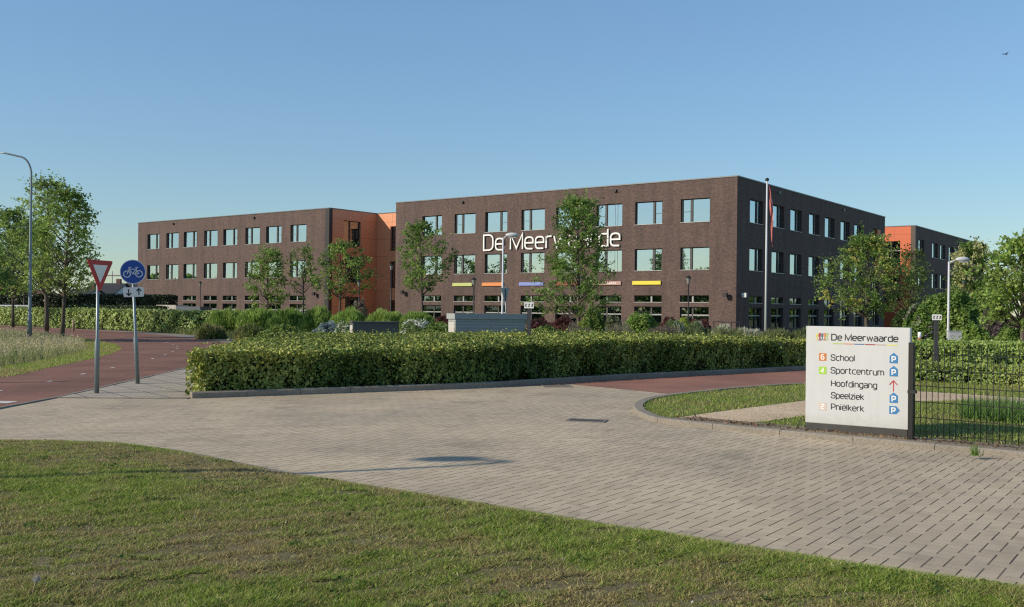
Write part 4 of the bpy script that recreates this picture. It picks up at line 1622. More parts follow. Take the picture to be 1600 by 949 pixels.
# left cluster
PAL_LIGHT = [(0.075, 0.125, 0.026), (0.13, 0.195, 0.042), (0.21, 0.265, 0.075)]
tree('roadside_tree', **px_tree(97.5, 50.0, 290, 452, 50, lean=(0.35, 0)), pal=PAL_LIGHT, seed=41, label='front ash-like tree right of the tall lamp, trunk nearest the red path', leaf=0.15, nclump=105, per=62, trunk_r=0.10, group='trees in the meadow by the cycle path', clump_r=0.34)
tree('roadside_tree', **px_tree(73, 59.0, 274, 448, 58), pal=PAL_LIGHT, seed=42, label='tallest meadow tree, its dark trunk just right of the lamp pole', leaf=0.16, nclump=105, per=62, trunk_r=0.13, group='trees in the meadow by the cycle path', clump_r=0.42)
tree('roadside_tree', **px_tree(20.5, 71.0, 322, 455, 44), pal=PAL_LIGHT, seed=43, label='meadow tree left of the lamp pole with the lowest crown of the cluster', leaf=0.17, nclump=100, per=75, trunk_r=0.10, group='trees in the meadow by the cycle path', clump_r=0.48)
tree('roadside_tree', **px_tree(-72, 44.0, 322, 455, 76), seed=44, label='tree cut off by the left edge of the picture, its shadow on the red path', leaf=0.17, nclump=90, per=80, trunk_r=0.12, group='trees in the meadow by the cycle path', clump_r=0.5)
tree('roadside_tree', **px_tree(38, 92.0, 352, 452, 45), seed=45, label='dark tree standing farthest back behind the lamp pole', pal=[(0.03, 0.055, 0.015), (0.05, 0.085, 0.02)], leaf=0.22, nclump=90, per=80, trunk_r=0.12, group='trees in the meadow by the cycle path', clump_r=0.7)

# in front of the facades
FR = 'young trees in front of the school'
tree('young_tree', **px_tree(418, 86.0, 388, 474, 35), seed=51, label='small bushy tree before the left wing, leftmost before the brick', leaf=0.20, nclump=62, per=55, trunk_r=0.09, group=FR, clump_r=0.42, shape='cone')
tree('young_tree', **px_tree(474, 88.0, 384, 448, 31), seed=52, label='thin sparse tree with a pale trunk before the left wing', leaf=0.19, nclump=42, per=38, trunk_r=0.08, group=FR, clump_r=0.40)
tree('young_tree', **px_tree(531, 84.0, 376, 456, 42), seed=53, label='round-crowned tree before the orange panelled wall', leaf=0.20, nclump=75, per=60, trunk_r=0.10, group=FR, clump_r=0.42)
tree('young_tree', **px_tree(661, 70.0, 343, 452, 38, lean=(-0.3, 0)), seed=54, label='slim upright tree before the left end of the lettered front', leaf=0.17, nclump=85, per=60, trunk_r=0.085, group=FR, clump_r=0.34)
tree('young_tree', **px_tree(905, 50.0, 302, 488, 68, lean=(-0.15, 0)), seed=55, label='tall tree covering the middle of the white lettering', leaf=0.135, nclump=125, per=84, trunk_r=0.10, group=FR, clump_r=0.36, shape='cone', asym=0.16)
# right side
RT = 'trees at the right end of the school'
tree('broad_tree', **px_tree(1354, 62.0, 363, 486, 55), seed=61, label='spreading tree with yellow-tipped branches behind the white panel', leaf=0.15, nclump=115, per=88, trunk_r=0.12, group=RT, tip_pal=(0.52, 0.50, 0.14), clump_r=0.45)
tree('broad_tree', **px_tree(1426, 78.0, 388, 492, 36), seed=62, label='darker tree before the orange-red end wall', pal=[(0.05, 0.075, 0.022), (0.075, 0.11, 0.03), (0.10, 0.14, 0.04)], leaf=0.17, nclump=60, per=60, trunk_r=0.11, group=RT, clump_r=0.5, shape='cone')
tree('broad_tree', **px_tree(1516, 66.0, 376, 482, 30), seed=63, label='pale flowering tree behind the right street lamp', leaf=0.16, nclump=95, per=85, trunk_r=0.11, group=RT, tip_pal=(0.5, 0.5, 0.24), tip_share=0.5, clump_r=0.38, shape='oval')
tree('broad_tree', **px_tree(1598, 36.0, 368, 500, 62), seed=64, label='bright large-leaved tree at the right edge of the picture', pal=PAL_BRIGHT, leaf=0.15, nclump=110, per=65, trunk_r=0.09, group=RT, clump_r=0.3)


def noisy_core(mb, poly, h, inset=0.12):
    """the woody inside of a hedge."""
    A = np.array(poly)
    n = len(A)
    area2 = np.dot(A[:, 0], np.roll(A[:, 1], -1)) - np.dot(A[:, 1], np.roll(A[:, 0], -1))
    sg = 1 if area2 > 0 else -1
    P = []
    for k in range(n):
        t1 = A[k] - A[k - 1]
        t2 = A[(k + 1) % n] - A[k]
        t1 = t1 / (np.linalg.norm(t1) + 1e-9)
        t2 = t2 / (np.linalg.norm(t2) + 1e-9)
        n1 = np.array((-t1[1], t1[0])) * sg
        n2 = np.array((-t2[1], t2[0])) * sg
        m = n1 + n2
        m = m / (np.linalg.norm(m) + 1e-9)
        P.append(tuple(A[k] + m * inset / max(0.5, float(m @ n1))))
    mb.prism(P, 0.0, h, plane='xy')


def hedge(name, poly, hf, label, pal, leaf, top_d, side_d, seed, group='clipped hedges', rough=0.06, cat='hedge', aspect=0.6, core_in=0.33):
    """Clipped hedge over a footprint polygon; hf(x,y)->height."""
    r = np.random.default_rng(seed)
    poly = [tuple(p) for p in poly]
    P = np.array(poly)
    ctr = P.mean(0)
    e = empty(name, (ctr[0], ctr[1], 0), 0, label, cat, group)
    q = sample_poly(poly, int(poly_area(poly) * top_d), seed)
    bump = vnoise(q, 2.5, seed) * 0.5 + vnoise(q, 6.0, seed + 1) * 0.5 - 0.5
    z = hf(q[:, 0], q[:, 1]) + bump * rough * 2 - np.abs(r.normal(0, rough * 0.8, len(q)))
    pts = [np.c_[q, z]]
    outs = [np.tile((0, 0, 0.9), (len(q), 1))]
    sh_ = r.uniform(0, 1, len(q)) < 0.035
    pts[0][sh_, 2] += r.uniform(0.02, 0.16, sh_.sum()) * min(1.0, rough / 0.06)
    n = len(poly)
    area2 = np.dot(P[:, 0], np.roll(P[:, 1], -1)) - np.dot(P[:, 1], np.roll(P[:, 0], -1))
    sgn = 1 if area2 > 0 else -1
    for i in range(n):
        a, b = P[i], P[(i + 1) % n]
        L = np.linalg.norm(b - a)
        if L < 0.02:
            continue
        t = (b - a) / L
        nr = np.array((t[1], -t[0])) * sgn
        hm = hf(np.array([a[0], b[0]]), np.array([a[1], b[1]]))
        m = int(L * hm.mean() * side_d)
        u = r.uniform(0, 1, m)
        base = a + (b - a) * u[:, None]
        h_ = hm[0] + (hm[1] - hm[0]) * u
        zz = h_ * (0.07 + 0.93 * r.uniform(0.0, 1.0, m) ** 0.85)
        rd = np.clip((zz / h_ - 0.75) / 0.25, 0, 1) ** 2 * 0.10
        bmp = (vnoise(np.c_[base, zz], 3.0, seed + 5) - 0.5) * rough * 2.6 + (vnoise(np.c_[base, zz], 9.0, seed + 9) - 0.6) * rough * 2.4
        off = bmp - np.abs(r.normal(0, rough, m)) - rd
        thin = (vnoise(np.c_[base, zz], 4.5, seed + 6) + 0.35 * (zz / h_) + r.normal(0, 0.1, m)) > 0.30
        pts.append(np.c_[base + nr * off[:, None], zz][thin])
        outs.append(np.tile((nr[0] * 1.7, nr[1] * 1.7, 0.25), (int(thin.sum()), 1)))
        m2 = int(m * 0.35)
        u2 = r.uniform(0, 1, m2)
        dp = r.uniform(0.14, 0.30, m2)
        b2 = a + (b - a) * u2[:, None] - nr * dp[:, None]
        h2_ = hm[0] + (hm[1] - hm[0]) * u2
        pts.append(np.c_[b2, h2_ * r.uniform(0.03, 0.95, m2)])
        outs.append(np.tile((nr[0], nr[1], 0.1), (m2, 1)))
    pos = np.vstack(pts)
    out = np.vstack(outs)
    pos[:, :2] -= ctr
    cols = pick_cols(pos, pal, seed + 3, 1.5)
    # fresh shoots, coloured paler to paint the sunlit top against the shaded sides
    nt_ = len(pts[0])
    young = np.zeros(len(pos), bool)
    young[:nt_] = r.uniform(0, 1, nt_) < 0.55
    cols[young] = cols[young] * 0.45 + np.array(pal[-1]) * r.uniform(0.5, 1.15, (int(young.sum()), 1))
    np_mesh('foliage', leaf_quads(pos, np.full(len(pos), leaf), aspect, 0.1, seed, out), 4, cols, M_HLEAF, e)
    mb = MB()
    # woody core a little inside
    Pc = [tuple(p - ctr) for p in P]
    hmin = float(np.min(hf(P[:, 0], P[:, 1])))
    noisy_core(mb, Pc, hmin - 0.13, core_in)
    mb.build('branches', M_TWIG, e)
    return e


# front beech hedge: deep clipped bed behind the kerb
hk = offset_line(hedge_kerb, 0.24)
front = [p for p in hk if p[0] > -5.85 and p[1] < 29.4]
fh_poly = [(-5.98, 18.36)] + front + [(8.75, 29.9), (8.6, 31.2), (6.0, 31.6), (2.5, 31.5), (0.5, 33.0), (-3, 33.0), (-7.4, 31.5), (-7.25, 29.0), (-6.7, 24.0), (-6.25, 20.5)]
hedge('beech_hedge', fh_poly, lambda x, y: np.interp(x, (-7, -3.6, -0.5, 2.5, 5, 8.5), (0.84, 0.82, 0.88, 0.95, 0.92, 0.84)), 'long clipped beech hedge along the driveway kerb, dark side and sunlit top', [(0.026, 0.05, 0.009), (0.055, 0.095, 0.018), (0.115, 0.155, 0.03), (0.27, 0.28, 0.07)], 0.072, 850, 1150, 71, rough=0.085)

# hedges behind the mesh fence
h2 = [gp(1425, 600.5), gp(1510, 604), gp(1600, 610), (12.6, 19.6), (13.2, 20.6), (11.9, 23.0), (9.6, 24.3), (7.9, 23.9), (7.6, 23.3)]
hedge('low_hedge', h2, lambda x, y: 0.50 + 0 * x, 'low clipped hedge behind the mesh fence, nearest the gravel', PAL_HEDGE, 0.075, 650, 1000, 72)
h3 = [(10.8, 27.6), (13.5, 27.2), (16.5, 26.6), (20, 25.6), (20.6, 27.6), (17, 28.9), (13.5, 29.5), (11.3, 29.3)]
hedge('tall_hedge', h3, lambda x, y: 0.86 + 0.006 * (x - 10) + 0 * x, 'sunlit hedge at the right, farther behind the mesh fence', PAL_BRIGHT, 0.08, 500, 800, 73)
h4 = [(8.95, 30.9), (11.6, 33.1), (11.1, 33.9), (8.6, 31.9)]
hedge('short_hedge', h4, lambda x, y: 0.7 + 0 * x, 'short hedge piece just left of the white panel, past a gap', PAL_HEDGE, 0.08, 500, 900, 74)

# far left hedge along the back of the path
h5 = [(-62, 98.5), (-45.0, 82.0), (-30.5, 68.5), (-22.0, 62.0), (-15.2, 58.6), (-14.6, 60.0), (-21.2, 63.4), (-29.8, 70.2), (-44.5, 84.0), (-61.5, 100.5)]
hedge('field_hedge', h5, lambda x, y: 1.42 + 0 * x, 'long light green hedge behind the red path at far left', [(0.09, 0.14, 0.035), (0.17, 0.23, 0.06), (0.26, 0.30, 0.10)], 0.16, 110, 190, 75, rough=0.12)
h6 = [(-33.2, 73.0), (-24.5, 66.5), (-23.8, 68.0), (-32.4, 74.6)]
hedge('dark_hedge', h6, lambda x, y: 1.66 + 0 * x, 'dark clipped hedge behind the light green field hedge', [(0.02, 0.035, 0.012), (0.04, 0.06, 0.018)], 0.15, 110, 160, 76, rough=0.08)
h7 = [(-52, 96), (-33, 94), (-33, 96.5), (-52, 99)]
hedge('conifer_hedge', h7, lambda x, y: 2.75 + 0 * x, 'tall near-black conifer hedge before the houses', [(0.012, 0.022, 0.01), (0.025, 0.038, 0.014)], 0.2, 60, 90, 77, rough=0.15)


def shrub(name, px, Y, y_top, half_px, label, pal, leaf, n, seed, group='shrubs in the school bed', flat=1.0, spiky=0.0, depth=1.0, flowers=None, y_base=None, core=True, cat='shrub'):
    X = at(px, 480, Y)[0]
    H = at(px, y_top, Y)[2]
    rx = half_px * Y / F_PX
    ry = rx * depth
    r = np.random.default_rng(seed)
    e = empty(name, (X, Y, 0), 0, label, cat, group)
    th = r.uniform(0, 2 * math.pi, n)
    cz = r.uniform(0, 1, n) ** 0.75
    s = np.sqrt(1 - cz ** 2 * 0.98)
    d = np.stack([np.cos(th) * s, np.sin(th) * s, cz], 1)
    lump = 0.82 + 0.30 * vnoise(d * 3, 1.6, seed) + 0.10 * vnoise(d * 8, 1.6, seed + 2)
    rad = lump * (1 - np.abs(r.normal(0, 0.10, n)))
    pos = d * rad[:, None] * np.array((rx, ry, H * flat))
    pos[:, 2] = np.clip(pos[:, 2], 0.02, None)
    cols = pick_cols(pos, pal, seed + 4, 2.5 / max(0.4, rx))
    if flowers is not None:
        fc, share = flowers
        fm = (r.uniform(0, 1, n) < share) & (vnoise(pos, 3.0, seed + 8) > 0.42) & (cz > 0.25)
        cols[fm] = np.array(fc) * r.uniform(0.8, 1.15, (fm.sum(), 1))
    v = leaf_quads(pos, np.full(n, leaf), 0.6 if not spiky else 0.16, 0.2, seed, d)
    if spiky:
        # long upright leaves
        t = d * 0.6 + np.array((0, 0, 0.8)) + r.normal(0, 0.3, (n, 3))
        t /= np.linalg.norm(t, axis=1)[:, None]
        b = np.cross(t, r.normal(size=(n, 3)))
        b /= np.linalg.norm(b, axis=1)[:, None] + 1e-9
        sz = leaf * r.uniform(0.6, 1.3, n)[:, None]
        v = np.empty((n, 4, 3))
        v[:, 0] = pos - t * sz * 0.5
        v[:, 1] = pos + b * sz * spiky
        v[:, 2] = pos + t * sz * 0.6
        v[:, 3] = pos - b * sz * spiky
        v = v.reshape(-1, 3)
    np_mesh('foliage', v, 4, cols, M_LEAF, e)
    mb = MB()
    for k in range(14):
        a = r.uniform(0, 6.28)
        f = r.uniform(0.3, 0.8)
        top = (math.cos(a) * rx * f, math.sin(a) * ry * f, H * flat * r.uniform(0.55, 0.8))
        mb.tube([(math.cos(a) * 0.08, math.sin(a) * 0.08, 0), (top[0] * .55, top[1] * .55, top[2] * .6), top], [0.03, 0.02, 0.008], 5, caps=False)
    if core:
        ns, nr_ = 14, 6
        grid = []
        for i in range(nr_ + 1):
            el = i / nr_ * math.pi / 2
            grid.append([(math.cos(2 * math.pi * j / ns) * math.cos(el) * rx * .68, math.sin(2 * math.pi * j / ns) * math.cos(el) * ry * .68, math.sin(el) * H * flat * .70) for j in range(ns)])
        for i in range(nr_):
            for j in range(ns):
                j2 = (j + 1) % ns
                mb.face([grid[i][j], grid[i][j2], grid[i + 1][j2], grid[i + 1][j]], 0, True)
    mb.build('branches', M_TWIG, e, fix=False)
    return e


G_FEATH = [(0.085, 0.14, 0.03), (0.14, 0.21, 0.045), (0.21, 0.265, 0.075)]
for i, (px, Y, yt, hw, lab) in enumerate([
        (352, 58, 486, 30, 'feathery green shrub where the field hedge ends, leftmost of its row'),
        (402, 57, 484, 34, 'feathery green shrub below the small bushy tree'),
        (450, 56, 485, 34, 'feathery green shrub below the thin sparse tree'),
        (498, 55, 485.5, 34, 'feathery green shrub left of the orange wall'),
        (548, 54, 487, 36, 'feathery green shrub below the orange panelled wall'),
        (602, 53, 486.5, 36, 'feathery green shrub behind the small grey box'),
        (652, 52, 490, 34, 'feathery green shrub left of the large grey box')]):
    shrub('feathery_shrub', px, Y, yt, hw, lab, G_FEATH, 0.26, 5200, 100 + i, 'row of feathery shrubs behind the hedge', spiky=0.085, depth=1.3)
for i, (px, Y, yt, hw, lab) in enumerate([
        (330, 50, 508, 24, 'low rough bush at the bend of the red path'),
        (392, 47, 509, 28, 'low bush with brown twigs behind the left hedge end')]):
    shrub('low_bush', px, Y, yt, hw, lab, [(0.06, 0.09, 0.025), (0.12, 0.14, 0.05), (0.2, 0.16, 0.08)], 0.22, 2600, 120 + i, 'low bushes by the path bend', spiky=0.07)
shrub('blue_shrub', 512, 42, 503, 27, 'grey-blue leaved shrub left of the small grey box', [(0.10, 0.14, 0.15), (0.18, 0.22, 0.22), (0.3, 0.33, 0.3)], 0.12, 3200, 130)
shrub('white_flowering_shrub', 537, 40, 505, 18, 'white-flowering low shrub touching the small grey box', [(0.08, 0.12, 0.04), (0.12, 0.16, 0.06)], 0.11, 2200, 131, flowers=((0.8, 0.8, 0.74), 0.5))
shrub('white_flowering_shrub', 650, 40, 499, 32, 'white-flowering low shrub between the two grey boxes', [(0.08, 0.12, 0.04), (0.12, 0.16, 0.06)], 0.11, 3600, 132, flowers=((0.8, 0.8, 0.74), 0.55))
shrub('green_bush', 690, 38, 506, 40, 'mid-green low bush left of the large grey box', PAL_HEDGE, 0.12, 3600, 133)
BERB = [(0.05, 0.022, 0.022), (0.085, 0.035, 0.032), (0.13, 0.06, 0.05)]
for i, (px, yt, hw, Y, lab) in enumerate([(692, 495.5, 18, 48, 'dark purple barberry left of the large grey box'), (842, 499, 26, 46, 'dark purple barberry right of the small post sign'),
                                   (884, 500, 26, 45.5, 'dark purple barberry at the foot of the tall tree'), (1046, 499, 17, 56, 'dark purple barberry left of the dwarf golden bush'), (1093, 499, 20, 56, 'dark purple barberry left of the black railing')]):
    shrub('barberry', px, Y, yt, hw, lab, BERB, 0.12, 3000, 140 + i, 'purple barberries before the front')
shrub('round_bush', 1000, 46, 488.5, 28, 'rounded bright green bush before the seventh ground window', PAL_BRIGHT, 0.13, 4200, 150)
shrub('round_bush', 926, 47, 487, 24, 'rounded green bush just right of the tall tree trunk', PAL_HEDGE, 0.13, 3400, 151)
shrub('green_bush', 960, 49, 497, 22, 'grey-green bush between the two rounded bushes', [(0.07, 0.09, 0.05), (0.11, 0.13, 0.07)], 0.12, 2600, 152)
shrub('golden_bush', 1067, 55, 497, 13, 'dwarf golden bush between two purple barberries', [(0.2, 0.24, 0.04), (0.28, 0.32, 0.06)], 0.12, 1500, 153)
for i, (px, hw, lab) in enumerate([(905, 34, 'grey-purple heather by the tall tree trunk'), (968, 36, 'grey-purple heather below the rounded bright bush'), (1035, 36, 'grey-purple heather left of the white flowers')]):
    shrub('heather', px, 38.5, 508.5 + i, hw, lab, [(0.08, 0.06, 0.06), (0.12, 0.10, 0.08), (0.15, 0.15, 0.09)], 0.14, 3400, 160 + i, 'heather mounds behind the hedge', spiky=0.07)
for i, (px, yt, hw, lab) in enumerate([(1052, 504, 24, 'white-plumed plant right of the heather, first of the flowering row'), (1092, 506, 26, 'white-plumed plant below the black lantern by the right window'),
                                        (1132, 509, 26, 'white-plumed plant below the black railing'), (1172, 513, 26, 'white-plumed plant at the foot of the flagpole')]):
    shrub('white_plume_plant', px, 40 - i * 0.4, yt, hw, lab, [(0.09, 0.12, 0.05), (0.14, 0.17, 0.08)], 0.15, 3600, 170 + i, 'white-plumed plants before the corner', spiky=0.09, flowers=((0.62, 0.6, 0.5), 0.62))
for i, (px, yt, hw, lab) in enumerate([(1140, 519, 40, 'olive grass mound below the building corner'), (1205, 519, 34, 'olive grass mound right of the flagpole'), (1252, 517, 28, 'olive grass mound behind the left edge of the panel')]):
    shrub('grass_mound', px, 35, yt, hw, lab, [(0.07, 0.09, 0.035), (0.12, 0.14, 0.055), (0.16, 0.17, 0.08)], 0.24, 3200, 180 + i, 'olive grass mounds', spiky=0.05)
for i, (px, yt, hw, lab) in enumerate([(735, 512, 60, 'ground-cover bush before the large grey box'), (850, 513, 50, 'ground-cover bush at the foot of the small post sign'), (440, 511, 40, 'ground-cover bush behind the left part of the long hedge')]):
    shrub('ground_cover_bush', px, 36.0, yt, hw, lab, PAL_HEDGE, 0.13, 3000, 190 + i, 'ground-cover bushes', depth=0.5)
shrub('dry_shrub', 563, 74, 470.5, 14, 'greyish twiggy shrub before the orange wall', [(0.10, 0.09, 0.07), (0.15, 0.14, 0.1)], 0.16, 1500, 195, core=False)
# right-hand shrubbery
RS = 'shrubs right of the panel'
shrub('lilac_shrub', 1436, 46, 478, 30, 'shrub with pale lilac flowers right behind the panel', PAL_TREE, 0.15, 5200, 200, RS, flowers=((0.34, 0.28, 0.34), 0.25))
shrub('large_shrub', 1486, 52, 449, 46, 'largest domed green shrub around the right lamp post', PAL_TREE, 0.18, 8200, 201, RS)
shrub('purple_shrub', 1560, 48, 484, 28, 'dusky purple-brown shrub near the right edge', [(0.06, 0.045, 0.05), (0.10, 0.08, 0.08), (0.13, 0.12, 0.08)], 0.15, 5200, 202, RS)
shrub('yellow_green_shrub', 1522, 42, 506, 26, 'yellow-green low shrub before the dusky purple one', PAL_BRIGHT, 0.14, 3600, 203, RS)
shrub('green_shrub', 1592, 44, 500, 34, 'dark green shrub at the very right edge', PAL_TREE, 0.15, 5000, 204, RS)
shrub('green_shrub', 1545, 62, 440, 28, 'green shrub behind the pale flowering tree', PAL_TREE, 0.2, 5000, 205, RS)
shrub('green_shrub', 1415, 60, 486, 22, 'dark shrub at the end of the brick wall', [(0.03, 0.05, 0.018), (0.05, 0.08, 0.025)], 0.18, 3600, 206, RS)

# tree belts outside the picture to the left and right (they show mirrored in the lower windows)
rt = np.random.default_rng(300)
L = []
spots = [(-165 + rt.normal(0, 6), -30 + k * 8.0, rt.uniform(9, 14)) for k in range(28)] + [(96 + k * 3.2, 92 + k * 5 + rt.normal(0, 3), rt.uniform(4, 6.5)) for k in range(14)]
for cx, cy, hh in spots:
    n = 700
    d = rt.normal(size=(n, 3))
    d /= np.linalg.norm(d, axis=1)[:, None]
    L.append(np.array((cx, cy, hh * 0.5)) + d * np.array((5.0, 5.5, hh * 0.5)) * rt.uniform(0.5, 1.0, (n, 1)))
for k in range(30):
    cx, cy, hh = -560 + k * 11 + rt.normal(0, 4), 330 + k * 6 + rt.normal(0, 8), rt.uniform(6, 11)
    d = rt.normal(size=(260, 3))
    d /= np.linalg.norm(d, axis=1)[:, None]
    L.append(np.array((cx, cy, hh * 0.45)) + d * np.array((11.0, 6.0, hh * 0.5)) * rt.uniform(0.5, 1.0, (260, 1)))
L = np.vstack(L)
L[:, 2] = np.maximum(L[:, 2], 0.3)
o = np_mesh('distant_trees', leaf_quads(L, np.full(len(L), 1.3), 0.8, 0.2, 301), 4, pick_cols(L, PAL_TREE, 302, 0.2), M_LEAF)
tag(o, 'far tree belt mirrored in the school windows', 'trees', kind='stuff')

# ================================================================== STREET FURNITURE
def bottle_post(name, parent, H, r0=0.044, r1=0.028, zc=0.85, mat=None):
    mb = MB()
    mb.tube([(0, 0, 0), (0, 0, zc), (0, 0, zc + .07), (0, 0, H)], [r0, r0, r1, r1], 14)
    mb.build('post', mat or M_GALV, parent)


# give-way sign
gx, gy = gp(151, 616)
gw = empty('give_way_sign', (gx, gy, 0.02), R_(72), 'red-bordered white triangular give-way sign on a grey post', 'road sign', 'traffic signs on the footpath')
zt = at(155, 407, gy)[2] - 0.02
bottle_post('post', gw, zt - 0.02, zc=0.95)
side = 0.69
hgt_ = side * 0.866


def tri(c, s):
    return [(-s / 2, c), (s / 2, c), (0, c - s * 0.866)]


mb = MB()
P3 = rnd([(-side / 2, zt, .06), (0, zt - hgt_, .06), (side / 2, zt, .06)], True)
mb.prism(P3, -0.055, -0.040)
plate = mb.build('sign_plate', plain('sign_red', (0.42, 0.025, 0.03), 0.35, noise=0.05), gw)
mb = MB()
s2 = side * 0.56
mb.prism([(-s2 / 2, zt - 0.088), (0, zt - 0.088 - s2 * .866), (s2 / 2, zt - 0.088)], -0.0575, -0.0552)
mb.build('sign_centre', M_WHITE, plate)
mb = MB()
for z in (zt - .08, zt - .25):
    mb.box(-.06, .06, -.0398, -.0285, z - .02, z + .02)
mb.build('bracket', M_GALV, gw)

# bicycle sign (its post leans a little to the left)
bx_, by_ = gp(215, 601)
bk = empty('bicycle_path_sign', (bx_, by_, 0.02), R_(4), 'round blue bicycle sign with a white arrow plate, on a leaning post', 'road sign', 'traffic signs on the footpath')
bk.rotation_euler = (0, R_(-2.9), R_(24))
H_ = at(207, 407, by_)[2] - 0.02
bottle_post('post', bk, H_, zc=0.95)
zc = at(207, 425, by_)[2] - 0.02
Rd = 0.255
mb = MB()
mb.prism([(Rd * math.cos(2 * math.pi * k / 48), zc + Rd * math.sin(2 * math.pi * k / 48)) for k in range(48)], -0.055, -0.040)
disc = mb.build('sign_disc', plain('sign_white_edge', (0.75, 0.76, 0.78), 0.35, noise=0.03), bk)
mb = MB()
r_ = Rd * 0.94
mb.prism([(r_ * math.cos(2 * math.pi * k / 48), zc + r_ * math.sin(2 * math.pi * k / 48)) for k in range(48)], -0.0575, -0.0552)
mb.build('blue_face', plain('sign_blue', (0.015, 0.075, 0.36), 0.35, noise=0.05), disc)
mb = MB()


def ring(cx, cz, r, w, y0, y1, n=28):
    mb.stroke([(cx + r * math.cos(2 * math.pi * k / n), cz + r * math.sin(2 * math.pi * k / n)) for k in range(n)], w, y0, y1, True)


yy = (-0.0600, -0.0577)
wr = 0.066
ring(-0.118, zc - .045, wr, 0.017, *yy)
ring(0.118, zc - .045, wr, 0.017, *yy)
a, b_, c, d, e_ = (-0.118, zc - .045), (-0.062, zc + .055), (0.075, zc + .055), (0.0, zc - .045), (0.118, zc - .045)
for pth in ([a, b_, c, d, a], [b_, d], [(0.066, zc + .085), c, e_], [(-.068, zc + .055), (-.078, zc + .088)], [(-.11, zc + .09), (-.05, zc + .09)], [(0.03, zc + .095), (0.066, zc + .088), (.085, zc + .105)]):
    mb.stroke([(-p[0], p[1]) for p in pth], 0.014, *yy)
mb.build('bicycle_symbol', M_WHITE, disc)
z0, z1 = at(207, 464, by_)[2] - .02, at(207, 449, by_)[2] - .02
mb = MB()
mb.prism(rnd([(-.20, z0, .03), (.20, z0, .03), (.20, z1, .03), (-.20, z1, .03)], True), -0.055, -0.040)
pl = mb.build('arrow_plate', M_WHITE, bk)
mb = MB()
zm = (z0 + z1) / 2
for sx, sg in ((-.10, -1), (.10, 1)):
    mb.stroke([(sx, zm - .065), (sx, zm + .065)], 0.022, -0.0575, -0.0552)
    t = zm + sg * .07
    mb.stroke([(sx - .045, t - sg * .05), (sx, t), (sx + .045, t - sg * .05)], 0.022, -0.0600, -0.0577)
mb.build('arrows', M_BLACK, pl)

# tall street lamps with a curved arm (one in the meadow, one out of view whose shadow falls on the drive)
def tall_lamp(loc, H, arm, label, rz=0.0, big=1.0):
    e = empty('street_lamp', loc, rz, label, 'street lamp', 'tall curved-arm street lamps')
    mb = MB()
    pts, rad = [], []
    for z, r in ((0, .105), (1.15, .10), (1.3, .075), (H - 1.0, .045)):
        pts.append((0, 0, z)); rad.append(r)
    for k in range(1, 8):
        t = k / 7 * math.pi / 2 * 0.86
        pts.append((-(1 - math.cos(t)) * 0.55, 0, H - 1.0 + math.sin(t) * 0.8)); rad.append(.042)
    lx, lz = pts[-1][0], pts[-1][2]
    pts.append((lx - arm * .5, 0, lz + arm * .11)); rad.append(.038)
    pts.append((lx - arm, 0, lz + arm * .2)); rad.append(.036)
    mb.tube(pts, rad, 12)
    mb.build('pole', M_GALV, e)
    hx, hz = lx - arm, lz + arm * .2
    mb = MB()
    n = 12
    for k in range(n):
        pass
    prof = [(0.0, .03), (.08, .07), (.3, .11), (.55, .10), (.68, .05), (.70, .01)]
    mb.tube([(hx - d, 0, hz + d * .15) for d, _ in prof], [w * big for _, w in prof], 12)
    hd = mb.build('lamp_head', M_LAMPWHITE, e)
    mb = MB()
    mb.box(hx - .55, hx - .2, -.07, .07, hz - .055, hz - .02)
    mb.build('lens', plain('lamp_lens', (0.5, 0.5, 0.48), 0.2), hd)
    return e


lxg, lyg = gp(46, 535)
Hl = at(51, 238, lyg)[2]
tall_lamp((lxg, lyg, 0), Hl, 1.25, 'tall grey street lamp with a curved arm in the meadow')
Hs = 6.2
L_ = (Hs) / math.tan(SUN_EL)
tipx, tipy = gp(858, 722)
tall_lamp((tipx - (-SUN_DIR.x) * L_, tipy - (-SUN_DIR.y) * L_, 0), Hs + .2, 0.55, 'street lamp outside the left edge whose shadow falls across the driveway', big=1.55)
# short post outside the left edge, its shadow lies on the red path
tx_, ty_ = gp(108, 597.5)
Lp = 1.15 / math.tan(SUN_EL)
pe = empty('path_bollard', (tx_ + SUN_DIR.x * Lp, ty_ + SUN_DIR.y * Lp, 0), 0, 'wooden bollard outside the left edge, its shadow on the red path', 'bollard')
mb = MB()
mb.tube([(0, 0, 0), (0, 0, 1.1), (0, 0, 1.15)], [.07, .07, .05], 10)
mb.build('post', plain('bollard_wood', (0.2, 0.14, 0.09), 0.8), pe)

# white lamp posts with a short arm
def white_lamp(px_b, px_t, y_arm, px_head, y_head, Y, label):
    X = at(px_b, 480, Y)[0]
    top = at(px_t, y_arm, Y)
    hd = at(px_head, y_head, Y)
    e = empty('lamp_post', (X, Y, 0), 0, label, 'lamp post', 'pale lamp posts near the school')
    mb = MB()
    mb.tube([(0, 0, 0), (0, 0, 1.0), (0, 0, 1.1), (0, 0, top[2])], [.066, .066, .052, .042], 12)
    mb.tube([(0, 0, top[2] - .04), (hd[0] - X - .15, 0, hd[2] - 0.02)], .032, 10)
    mb.build('pole', M_LAMPWHITE, e)
    mb = MB()
    hx, hz = hd[0] - X, hd[2]
    prof = [(-.24, .03), (-.16, .085), (.05, .12), (.26, .10), (.36, .03)]
    mb.tube([(hx + d, 0, hz) for d, _ in prof], [w for _, w in prof], 14)
    h = mb.build('lamp_head', M_LAMPWHITE, e)
    mb = MB()
    mb.box(hx - .10, hx + .24, -.07, .07, hz - .14, hz - .09)
    mb.build('lens', plain('lamp_lens', (0.5, 0.5, 0.48), 0.2), h)
    return e, X


